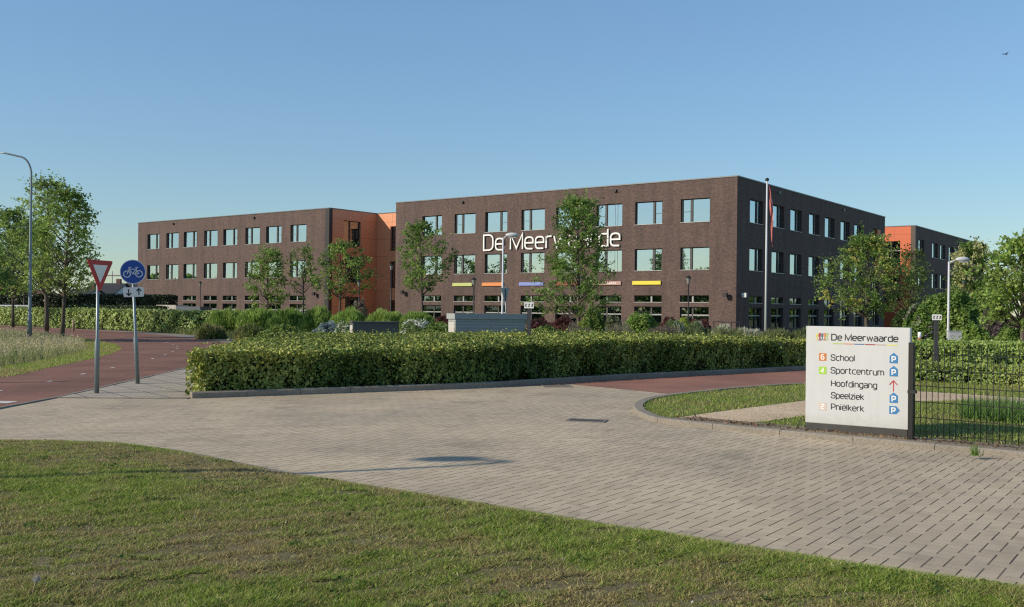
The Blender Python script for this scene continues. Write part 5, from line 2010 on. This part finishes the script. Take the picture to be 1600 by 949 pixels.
lp, lpx = white_lamp(785, 785.5, 372, 798, 367.5, 46, 'pale lamp post standing before the white lettering')
white_lamp(1482, 1485.5, 409, 1502, 405.5, 44, 'pale lamp post among the shrubs at the right')
# back of a triangular sign on its own bracket post
sg = empty('sign_back', (lpx + 0.16, 45.8, 0), R_(60), 'triangular sign seen edge-on beside the pale lamp post', 'road sign')
zt2 = at(791, 450, 45.8)[2]
mb = MB()
mb.tube([(0, 0, 0), (0, 0, zt2 + .05)], .03, 8)
mb.build('post', M_GALV, sg)
mb = MB()
mb.prism([(-.42, zt2), (.42, zt2), (0, zt2 - .75)], .035, .05)
mb.build('sign_plate', plain('sign_back_grey', (0.4, 0.42, 0.44), 0.4, 0.3), sg)

# black garden lanterns before the facade
def lantern(px, Y, y_top, label):
    X, _, z = at(px, y_top, Y)
    e = empty('lantern_post', (X, Y, 0), 0, label, 'lantern', 'black lantern posts along the facade')
    mb = MB()
    mb.tube([(0, 0, 0), (0, 0, 0.6), (0, 0, z - .5)], [.06, .05, .04], 8)
    mb.build('post', M_BLACK, e)
    mb = MB()
    mb.lathe([(0.05, z - .5), (.08, z - .46), (.14, z - .16), (.15, z - .14)], n=12)
    hd = mb.build('lamp_glass', plain('lantern_glass', (0.3, 0.3, 0.28), 0.25), e)
    mb = MB()
    mb.lathe([(.19, z - .14), (.15, z - .08), (.05, z), (0.0, z + .02)], n=12)
    mb.lathe([(.19, z - .14), (0, z - .139)], n=12)
    mb.build('lamp_cap', M_BLACK, e)


lantern(313, 100, 440, 'black lantern post before the left wing')
lantern(561, 78, 438, 'black lantern post before the orange end wall')
lantern(611.5, 82, 413, 'black lantern post at the gap between the brick blocks')
lantern(740.5, 64, 434, 'black lantern post under the lime-coloured bar')
lantern(1076, 58, 431, 'black lantern post before the rightmost front window')

# flagpole with long red pennant
fx, fy = at(1196.5, 480, 43)[0], 43
fz = at(1195.5, 281, 43)[2]
fp = empty('flagpole', (fx, fy, 0), 0, 'white flagpole at the corner of the brick block', 'flagpole')
mb = MB()
mb.tube([(0, 0, 0), (0, 0, fz - .05)], [.052, .036], 12)
mb.build('pole', M_LAMPWHITE, fp)
mb = MB()
mb.lathe([(.05, fz - .05), (.085, fz - .04), (.085, fz + .04), (.03, fz + .08), (0, fz + .08)], n=12)
mb.build('finial', M_BLACK, fp)
zb = at(1205, 386, 43)[2]
fl = empty('pennant', (fx, fy, fz - .25), 0, 'long red pennant hanging limp from the flagpole', 'flag')
mb = MB()
n = 26
front_, back_ = [], []
Lz = fz - .25 - zb
for k in range(n + 1):
    t = k / n
    w = 0.045 + 0.11 * math.sin(math.pi * min(1, t * 1.1)) ** 0.8 * (1 - .35 * t)
    x = 0.075 + t ** 1.3 * 0.17
    sw = 0.03 * math.sin(9 * t)
    front_.append([(x - .005 * 0, sw - .01, -t * Lz), (x + w * .35, sw + .05 * math.sin(14 * t) - .03, -t * Lz), (x + w * .7, sw - .05 * math.sin(11 * t), -t * Lz), (x + w, sw + .04 * math.cos(8 * t), -t * Lz)])
for a, b_ in zip(front_, front_[1:]):
    for k in range(3):
        mb.face([a[k], a[k + 1], b_[k + 1], b_[k]], 0 if k < 2 else 1, True)
        mb.face([(p[0], p[1] + .012, p[2]) for p in (a[k], b_[k], b_[k + 1], a[k + 1])], 0 if k < 2 else 1, True)
mb.build('cloth', [plain('pennant_red', (0.46, 0.13, 0.12), 0.8, noise=0.2), plain('pennant_pale', (0.55, 0.3, 0.28), 0.8)], fl, fix=False)

# grey boxes behind the hedge
def utility_box(px0, px1, Y, y_top, W, D, label, rz, lid=0.2, dark=None):
    X, _, z = at((px0 + px1) / 2, y_top, Y)
    e = empty('utility_box', (X, Y, 0), rz, label, 'utility box', 'grey boxes behind the hedge')
    mb = MB()
    mb.box(-W / 2, W / 2, -D / 2, D / 2, 0, z - lid)
    body = mb.build('body', dark or M_BOX, e, uv=True)
    mb = MB()
    mb.box(-W / 2 - .05, W / 2 + .05, -D / 2 - .05, D / 2 + .05, z - lid + .003, z)
    mb.build('lid', dark or M_BOXLID, e)
    mb = MB()
    mb.box(-W / 2 - .012, -W / 2 - .002, -D / 2 + .08, D / 2 - .08, 0.15, z - lid - .1)
    mb.build('door', M_BOXSIDE_LIT, e)  # paler sheet over the left side, painting sunlight into its colour; no door
    return e


def plank_mat():
    m, nt, b = nmat('blue_grey_boarding')
    uv = N(nt, 'ShaderNodeUVMap')
    br = N(nt, 'ShaderNodeTexBrick')
    for k, v in (('Scale', 1.0), ('Brick Width', 30.0), ('Row Height', 0.11), ('Mortar Size', 0.008)):
        br.inputs[k].default_value = v
    br.inputs['Color1'].default_value = (0.33, 0.345, 0.345, 1)
    br.inputs['Color2'].default_value = (0.36, 0.375, 0.375, 1)
    br.inputs['Mortar'].default_value = (0.09, 0.1, 0.11, 1)
    nt.links.new(uv.outputs[0], br.inputs['Vector'])
    nt.links.new(br.outputs['Color'], b.inputs['Base Color'])
    b.inputs['Roughness'].default_value = 0.6
    return m


M_BOX = plank_mat()
M_BOXLID = plain('box_lid', (0.34, 0.36, 0.36), 0.5)
M_BOXSIDE_LIT = plain('box_side_sunlit', (0.5, 0.48, 0.44), 0.6)
utility_box(704, 818, 36, 490.5, 2.75, 0.75, 'large blue-grey boarded box with a flat lid behind the hedge', R_(24), 0.2)
utility_box(548, 622, 37, 502.5, 1.75, 0.6, 'small dark grey box with a thin lid behind the hedge', R_(22), 0.05, plain('dark_box', (0.095, 0.10, 0.095), 0.6))

# small plates on dark posts
def plate_sign(px, Y, y_top, y_bot, w_px, label):
    X, _, z1 = at(px, y_top, Y)
    z0 = at(px, y_bot, Y)[2]
    W = w_px * Y / F_PX
    e = empty('direction_post', (X, Y, 0), R_(-8), label, 'small sign', 'small white signs on dark posts')
    mb = MB()
    mb.box(-.05, .05, -.04, .04, 0, z1)
    mb.build('post', plain('post_dark', (0.05, 0.05, 0.055), 0.5), e)
    mb = MB()
    mb.box(-W / 2, W / 2, -.065, -.043, z0, z1)
    p = mb.build('sign_plate', M_WHITE, e)
    mb = MB()
    rr = random.Random(int(px))
    for k in range(3):
        xx = -W / 2 + W * (k + .5) / 3
        hh = (z1 - z0)
        # little figure marks: a head and a body with spread feet, and a ground line
        mb.stroke([(xx - W * .07, z0 + hh * .25), (xx, z0 + hh * .55), (xx + W * .07, z0 + hh * .25)], W * .055, -.0675, -.0652)
        mb.stroke([(xx, z0 + hh * .55), (xx + W * .03, z0 + hh * .75)], W * .10, -.0700, -.0677)
    mb.build('sign_marks', M_BLACK, p)


plate_sign(827, 29.5, 472.5, 482, 15, 'small white sign on a dark post rising from the long hedge')
plate_sign(1463, 26.4, 491.5, 500.5, 14, 'small white sign on a dark post behind the mesh fence')

# marker post and cabinet on the right
mx_, my_, mz_ = at(1437, 519, 33)
e = empty('marker_post', (mx_, my_, 0), 0, 'short red and white striped marker post beside the panel', 'marker post')
mb = MB()
for k in range(5):
    mb.tube([(0, 0, mz_ * k / 5), (0, 0, mz_ * (k + 1) / 5)], .06, 10, k % 2)
mb.build('post', [M_WHITE, plain('marker_red', (0.4, 0.08, 0.05), 0.5)], e)
cx_, cy_, cz_ = at(1491.5, 518.5, 34)
e = empty('electric_cabinet', (cx_, cy_, 0), R_(-8), 'small pale grey cabinet at the foot of the right lamp post', 'cabinet')
mb = MB()
mb.box(-.2, .2, -.12, .12, 0, cz_)
mb.build('body', plain('cabinet_grey', (0.36, 0.39, 0.4), 0.5), e)
mb = MB()
mb.box(-.22, .22, -.14, .14, cz_ + .002, cz_ + .03)
mb.build('lid', plain('cabinet_lid', (0.3, 0.33, 0.34), 0.5), e)
px_, py_, pz_ = at(115, 500, 62)
e = empty('wooden_stake', (px_, py_, 0), 0, 'short pale wooden stake before the light green field hedge', 'stake')
mb = MB()
mb.tube([(0, 0, 0), (0, 0, pz_ - .05), (0, 0, pz_)], [.07, .07, .04], 8)
mb.build('post', plain('stake_wood', (0.4, 0.3, 0.22), 0.8), e)

# low white wall at the far left and trailer body behind the hedge
wx0, wx1 = at(-60, 479, 85)[0], at(44, 479, 85)[0]
wz = at(0, 476.5, 85)[2]
e = empty('white_railing', ((wx0 + wx1) / 2, 85, 0), 0, 'low white railing behind the field hedge at far left', 'railing')
mb = MB()
mb.box(-(wx1 - wx0) / 2, (wx1 - wx0) / 2, -.04, .04, wz - .12, wz)
mb.box(-(wx1 - wx0) / 2, (wx1 - wx0) / 2, -.04, .04, wz - .55, wz - .45)
mb.build('rail', M_WHITE, e)
for k in range(7):
    mb = MB()
    xx = -(wx1 - wx0) / 2 + (wx1 - wx0) * k / 6
    mb.box(xx - .05, xx + .05, -.05, .05, 0, wz - .121)
    mb.build('post', M_WHITE, e)
ax_, _, az_ = at(240, 476.5, 92)
bx2 = at(316, 476.5, 92)[0]
e = empty('storage_container', ((ax_ + bx2) / 2, 92, 0), R_(-12), 'long low container, cream and grey, behind the hedge before the left wing', 'container')
W = bx2 - ax_
mb = MB()
mb.box(-W / 2, -W * .05, 0, 2.2, 0, az_)
mb.build('cream_part', plain('container_cream', (0.55, 0.5, 0.42), 0.6), e)
mb = MB()
mb.box(-W * .05 + .003, W / 2, 0, 2.2, 0, az_ - .12)
mb.build('grey_part', plain('container_grey', (0.13, 0.15, 0.17), 0.6), e)
# black railing at the building corner
e = empty('black_railing', (at(1115, 480, 66)[0], 66, 0), R_(-20), 'black stair railing at the foot of the brick corner', 'railing')
rz_ = at(1115, 503, 66)[2]
mb = MB()
mb.tube([(0, 0, rz_), (1.75, 0, rz_), (2.2, -.2, rz_ - .5)], .035, 8)
mb.build('handrail', M_BLACK, e)
for x in (0.02, 0.6, 1.2, 1.73):
    mb = MB()
    mb.tube([(x, 0, 0), (x, 0, rz_ - .036)], .03, 8)
    mb.build('post', M_BLACK, e)

# ---- information panel
Lp_, Rp_ = Vector(gp(1258, 672.5, 0.05)), Vector(gp(1420.5, 685.5, 0.05))
wid = (Rp_ - Lp_).length
pang = math.atan2(Rp_.y - Lp_.y, Rp_.x - Lp_.x)
pn = empty('information_panel', (Lp_.x, Lp_.y, 0.05), pang, 'white free-standing information panel with parking arrows and lettering', 'information board')
ztop = at(1258, 509.5, Lp_.y)[2] - .05
zpl = at(1258, 660, Lp_.y)[2] - .05
TH = 0.10
mb = MB()
mb.box(0.004, wid - 0.03, 0.012, TH - .012, -0.08, zpl - .002)
mb.build('plinth', plain('dark_plinth', (0.06, 0.058, 0.055), 0.8, noise=0.3), pn)
bmx = bmesh.new()
bmesh.ops.create_cube(bmx, size=1.0)
for v in bmx.verts:
    v.co = ((v.co.x + .5) * wid, (v.co.y + .5) * TH, zpl + (v.co.z + .5) * (ztop - zpl))
bmesh.ops.bevel(bmx, geom=list(bmx.edges), offset=0.006, segments=2, affect='EDGES')
me = bpy.data.meshes.new('panel_board')
bmx.to_mesh(me)
bmx.free()
me.materials.append(M_WHITE_SIGN)
board = bpy.data.objects.new('panel_board', me)
COL.objects.link(board)
board.parent = pn
PX0, PX1 = 1258.0, 1420.5


def pu(px, py):
    """photo pixel on the panel -> panel coordinates (along, z)"""
    n = Vector((math.sin(pang), -math.cos(pang)))
    x, k = ray(px, py)
    t = (Lp_.x * n.x + Lp_.y * n.y) / (x * n.x + n.y)
    d = Vector((math.cos(pang), math.sin(pang)))
    return (Vector((x * t, t)) - Lp_).dot(d), EYE + k * t - .05


M_TXT = plain('sign_text', (0.025, 0.025, 0.03), 0.5, noise=0.0)
M_PBLUE = plain('parking_blue', (0.045, 0.19, 0.42), 0.45, noise=0.06)
y0_, y1_ = -0.0022, -0.0004
zc0, zc1 = pu(1299, 531.5)[1], pu(1299, 522.5)[1]
mb = MB()
xa, xb = pu(1299.5, 530)[0], pu(1403, 530)[0]
write(mb, 'De Meerwaarde', xa, zc0, (zc1 - zc0), 0.0145, y0_, y1_, fit=xb - xa, gap=0.19)
mb.build('title_text', M_TXT, board)
rowsT = [('School', 1298, 1335.5, 563.2, 554.4, 1), ('Sportcentrum', 1298, 1381, 583.2, 574.2, 1), ('Hoofdingang', 1298.5, 1370, 603.4, 594.6, 1), ('Speelziek', 1298.5, 1349.5, 622, 613.2, 1), ('Pniëlkerk', 1298.5, 1349.5, 640, 631.2, 1)]
for s, xl, xr, yb, yt, _ in rowsT:
    mb = MB()
    xa, z0 = pu(xl + .5, yb)
    xb, _z = pu(xr, yb)
    z1 = pu(xl, yt)[1]
    write(mb, s, xa, z0, (z1 - z0), 0.0118, y0_, y1_, fit=xb - xa, gap=0.19)
    mb.build('row_text', M_TXT, board)
# coloured underline
ucol = [(0.38, 0.48, 0.10), (0.60, 0.22, 0.10), (0.05, 0.13, 0.30), (0.30, 0.03, 0.05), (0.42, 0.34, 0.30), (0.62, 0.60, 0.08)]
xa, zu = pu(1301, 537)
xb = pu(1403, 537)[0]
mb = MB()
for i in range(6):
    w = (xb - xa) / 6
    mb.box(xa + i * w + .004, xa + (i + 1) * w - .004, y0_, y1_, zu - .006, zu + .006, i)
mb.build('title_underline', [plain('underline_%d' % 0 if False else 'underline_' + n_, c, 0.5, noise=0) for n_, c in zip(('lime', 'orange', 'navy', 'crimson', 'taupe', 'yellow'), ucol)], board)
# number squares
for px, py, dg, c in ((1285.5, 558, '6', (0.50, 0.19, 0.06)), (1285.5, 579, '4', (0.33, 0.56, 0.07)), (1285.5, 635.5, '2', (0.58, 0.48, 0.43))):
    x, z = pu(px, py)
    h = 0.051
    mb = MB()
    mb.box(x - h, x + h, y0_, y1_, z - h, z + h)
    sq = mb.build('number_square', plain('square_' + {'6': 'orange', '4': 'green', '2': 'beige'}[dg], c, 0.45, noise=0.03), board)
    mb = MB()
    write(mb, dg, x - .02, z - .03, .06, .013, -0.0040, -0.0024, fit=.04)
    mb.build('number', M_WHITE, sq)
# parking symbols
for px, py, right in ((1396.5, 561, 0), (1396.5, 581.5, 0), (1396.5, 623, 0), (1396, 641, 1)):
    x, z = pu(px, py)
    h = 0.052
    mb = MB()
    if right:
        mb.prism([(x - h, z - h), (x + h * .7, z - h), (x + h * 1.55, z), (x + h * .7, z + h), (x - h, z + h)], y0_, y1_)
    else:
        mb.prism([(x - h, z - h * 1.1), (x + h, z - h * 1.1), (x + h, z + h * .7), (x, z + h * 1.55), (x - h, z + h * .7)], y0_, y1_)
    s = mb.build('parking_symbol', M_PBLUE, board)
    mb = MB()
    write(mb, 'P', x - .02, z - .038, .066, .0155, -0.0040, -0.0024, fit=.043)
    mb.build('parking_letter', M_WHITE, s)
x, z = pu(1396, 603)
mb = MB()
mb.stroke([(x, z - .075), (x, z + .06)], .012, y0_, y1_)
mb.stroke([(x - .05, z + .012), (x, z + .066), (x + .05, z + .012)], .012, -0.0040, -0.0024)
mb.build('red_arrow', plain('arrow_red', (0.45, 0.04, 0.05), 0.5, noise=0), board)
# emblem: a row of small coloured figures
fc = [('yellow', (0.62, 0.55, 0.10)), ('crimson', (0.38, 0.03, 0.05)), ('navy', (0.06, 0.10, 0.2)), ('orange', (0.6, 0.25, 0.10)), ('lime', (0.38, 0.5, 0.12))]
for i, (nm, c) in enumerate(fc):
    x, z = pu(1277 + i * 3.9, 527)
    k = .0105 if i % 2 else .0095
    mb = MB()
    lift = -0.0004 - 0.0021 * (i % 2)
    lo, hi = lift - .0018, lift
    mb.stroke([(x, z + 4.2 * k), (x, z + 5.6 * k)], 1.5 * k, lo, hi)
    mb.stroke([(x, z + 3.6 * k), (x, z + .2 * k)], 1.9 * k, lo, hi)
    mb.stroke([(x - 1.6 * k, z + 1.0 * k), (x - .9 * k, z + 3.4 * k), (x + .9 * k, z + 3.4 * k), (x + 1.6 * k, z + 5.0 * k)], .8 * k, lo - .0002, hi - .0002)
    mb.stroke([(x - 1.1 * k, z - 4.6 * k), (x, z + .2 * k), (x + 1.1 * k, z - 4.6 * k)], .9 * k, lo - .0004, hi - .0004)
    mb.build('emblem_figure', plain('figure_' + nm, c, 0.5, noise=0), board)

# ---- mesh fence
fa = Vector(gp(1423, 688.5, .05))
fd = Vector((0.76, -0.65)).normalized()
fang = math.atan2(fd.y, fd.x)
fe = empty('mesh_fence', (fa.x, fa.y, 0.05), fang, 'dark green wire mesh fence with square end post at right', 'fence')
fz1 = at(1425, 537, fa.y)[2] - .05
M_FENCE = plain('fence_coating', (0.010, 0.014, 0.012), 0.5, noise=0.1)
M_FPOST = plain('fence_post_coating', (0.006, 0.0055, 0.006), 0.5)
PW = 2.5
for k in range(3):
    mb = MB()
    x = k * (PW + .07)
    mb.box(x - .03, x + .03, -.03, .03, -.09, fz1)
    mb.box(x - .032, x + .032, -.032, .032, fz1 + .001, fz1 + .012)
    mb.build('fence_post', M_FPOST, fe)
    mb = MB()
    for zz in (.62,):
        mb.box(x - .036, x + .062, -.036, .036, zz - .02, zz + .02)
    mb.build('clamp', M_BLACK, fe)
for k in range(2):
    x0 = k * (PW + .07) + .045
    mb = MB()
    zb_, zt_ = 0.06, fz1 - .03
    nv = int(PW / .07)
    for i in range(nv + 1):
        x = x0 + (PW - .02) * i / nv
        mb.tube([(x, 0, zb_), (x, 0, zt_)], .0052, 5)
    zz = zb_ + .04
    while zz < zt_:
        for dy in (-.006, .006):
            mb.tube([(x0 - .01, dy, zz), (x0 + PW - .01, dy, zz)], .0054, 5)
        zz += 0.2
    mb.build('wire_panel', M_FENCE, fe)

# ---- drain covers in the drive
def drain(px0, px1, py, label, rz=0.0, L=None, W=0.34):
    a, b_ = Vector(gp(px0, py)), Vector(gp(px1, py))
    L = (b_ - a).length
    c = (a + b_) / 2
    e = empty('drain_grate', (c.x, c.y, 0.0065), rz, label, 'drain', 'iron drains in the driveway')
    mb = MB()
    mb.box(-L / 2, L / 2, -W / 2, -W / 2 + .03, 0.0005, .012)
    mb.box(-L / 2, L / 2, W / 2 - .03, W / 2, 0.0005, .012)
    mb.box(-L / 2, -L / 2 + .03, -W / 2 + .03, W / 2 - .03, 0.0005, .012)
    mb.box(L / 2 - .03, L / 2, -W / 2 + .03, W / 2 - .03, 0.0005, .012)
    n = max(6, int(L / .042))
    for i in range(n):
        x = -L / 2 + .04 + (L - .08) * i / (n - 1)
        mb.box(x - .009, x + .009, -W / 2 + .03, W / 2 - .03, 0.0005, .0105)
    mb.build('frame_bars', plain('cast_iron', (0.2, 0.18, 0.16), 0.7, 0.3, noise=0.3), e)
    mb = MB()
    mb.box(-L / 2 + .03, L / 2 - .03, -W / 2 + .03, W / 2 - .03, 0.0001, .0012)
    mb.build('pit', plain('drain_dark', (0.012, 0.011, 0.01), 0.9), e)


drain(887, 947, 658.5, 'iron drain grate in the pavers left of the island kerb', R_(-16))
drain(848, 893, 604.5, 'iron drain grate near the hedge kerb where the red road begins', R_(6), W=0.5)

# ---- dandelion clocks and tiny white flowers on the lawn
for px, py, yt, lab in ((50, 936, 908, 'pale dandelion seed head on a bent stalk at bottom left'), ):
    x, y = gp(px, py, .09)
    z = at(px, yt, y)[2]
    e = empty('dandelion', (x, y, 0.06), 0, lab, 'dandelion')
    mb = MB()
    mb.tube([(0, 0, 0), (.006, 0, (z - .06) * .6), (.02, 0, z - .06)], .0035, 6)
    mb.build('stalk', plain('stalk', (0.32, 0.28, 0.14), 0.7), e)
    pos = np.random.default_rng(4).normal(size=(160, 3))
    pos /= np.linalg.norm(pos, axis=1)[:, None]
    pos = pos * .017 + np.array((.024, 0, z - .05))
    np_mesh('seed_head', leaf_quads(pos, np.full(160, .014), .3, 0, 5), 4, np.tile((0.4, 0.4, 0.38), (160, 1)), M_GRASS, e)
rq = np.random.default_rng(77)
q = np.stack([rq.uniform(-6, 2, 200), rq.uniform(5.0, 10, 200)], 1)
q = q[(q[:, 1] < np.interp(q[:, 0], LEx, LEy) - .1)][:38]
pos = np.c_[q, lawn_z(q[:, 0], q[:, 1]) + .032]
o = np_mesh('daisy_petals', leaf_quads(pos, np.full(len(pos), .014), .9, .8, 6), 4, np.tile((0.5, 0.5, 0.46), (len(pos), 1)), M_GRASS)
tag(o, 'tiny white daisies dotted over the lawn', 'daisies', kind='stuff')
rw = np.random.default_rng(91)
cw = np.stack([rw.uniform(-7, 3, 260), rw.uniform(4.8, 11.2, 260)], 1)
cw = cw[cw[:, 1] < np.interp(cw[:, 0], LEx, LEy) - .05][:120]
pw = np.repeat(cw, 14, axis=0) + rw.normal(0, .035, (len(cw) * 14, 2))
pos = np.c_[pw, lawn_z(pw[:, 0], pw[:, 1]) + .014 + rw.uniform(0, .014, len(pw))]
o = np_mesh('lawn_weeds', leaf_quads(pos, np.full(len(pos), .026), .75, 1.2, 61), 4, np.array((0.075, 0.13, 0.03)) * rw.uniform(.5, 1.5, (len(pos), 1)), M_GRASS)
tag(o, 'broad-leaved weeds growing in low patches in the lawn', 'weeds', kind='stuff')
pw = np.stack([rw.uniform(-7, 4, 900), rw.uniform(4.8, 11.6, 900)], 1)
pw = pw[pw[:, 1] < np.interp(pw[:, 0], LEx, LEy) + .25]
onl = pw[:, 1] < np.interp(pw[:, 0], LEx, LEy) - .02
pos = np.c_[pw, np.where(onl, lawn_z(pw[:, 0], pw[:, 1]) + .024, .02)]
o = np_mesh('dead_leaves', leaf_quads(pos, np.full(len(pos), .026), .5, 1.0, 62), 4, np.array((0.30, 0.22, 0.12)) * rw.uniform(.3, 1.4, (len(pos), 1)), M_GRASS)
tag(o, 'small dead leaves and clippings scattered over the lawn and its kerb', 'leaf litter', kind='stuff')
# dry leaves and clippings by the kerb under the panel
q = np.vstack([np.array(soil_poly)[rq.integers(0, len(soil_poly), 500)] * 0.5 + np.array(soil_in)[rq.integers(0, len(soil_in), 500)] * 0.0 + 0 for _ in range(1)])
bl = np.array(offset_line(island_s, 0.45)[54:])
i_ = rq.uniform(0, len(bl) - 1.001, 900)
k_ = i_.astype(int)
q = bl[k_] * (1 - (i_ - k_))[:, None] + bl[k_ + 1] * (i_ - k_)[:, None] + rq.normal(0, .13, (900, 2))
pos = np.c_[q, np.full(900, .068) + rq.uniform(0, .015, 900)]
o = np_mesh('leaf_litter', leaf_quads(pos, np.full(900, .045), .6, 1.0, 7), 4, np.array((0.2, 0.13, 0.08)) * rq.uniform(.4, 1.7, (900, 1)), M_GRASS)
tag(o, 'dry brown leaf litter along the kerb under the panel', 'leaf litter', kind='stuff')

# weeds sprouting at the foot of the panel
for px, py, lab in ((1349, 672, 'tuft of grass at the foot of the white panel'), (1524, 712, 'grass tuft growing out of the kerb joint below the fence')):
    x, y = gp(px, py, .05)
    q = np.array((x, y)) + rq.normal(0, .03, (60, 2))
    o = blades('grass_tuft', q - np.array((x, y)), np.zeros(60), .13, .011, pick_cols(np.c_[q, q[:, 0]], [(0.08, 0.14, 0.03), (0.16, 0.2, 0.06)], 8), .25, 9)
    o.location = (x, y, .05)
    tag(o, lab, 'grass tuft', 'grass tufts at the kerb')

# a bird high in the sky
bxs = at(1571, 85, 120)
e = empty('bird', bxs, R_(25), 'tiny dark bird flying at the upper right', 'bird')
mb = MB()
mb.tube([(-.22, 0, 0), (-.1, 0, .02), (.08, 0, .02), (.2, 0, 0), (.34, 0, -.01)], [.01, .06, .07, .04, .03], 8)
for s in (-1, 1):
    mb.face([(-.08, s * .05, .03), (.1, s * .05, .03), (.12, s * .3, .14), (.02, s * .52, .1), (-.05, s * .3, .15)])
    mb.face([(-.08, s * .05, .022), (.1, s * .05, .022), (.12, s * .3, .132), (.02, s * .52, .092), (-.05, s * .3, .142)])
mb.build('body', M_BLACK, e)
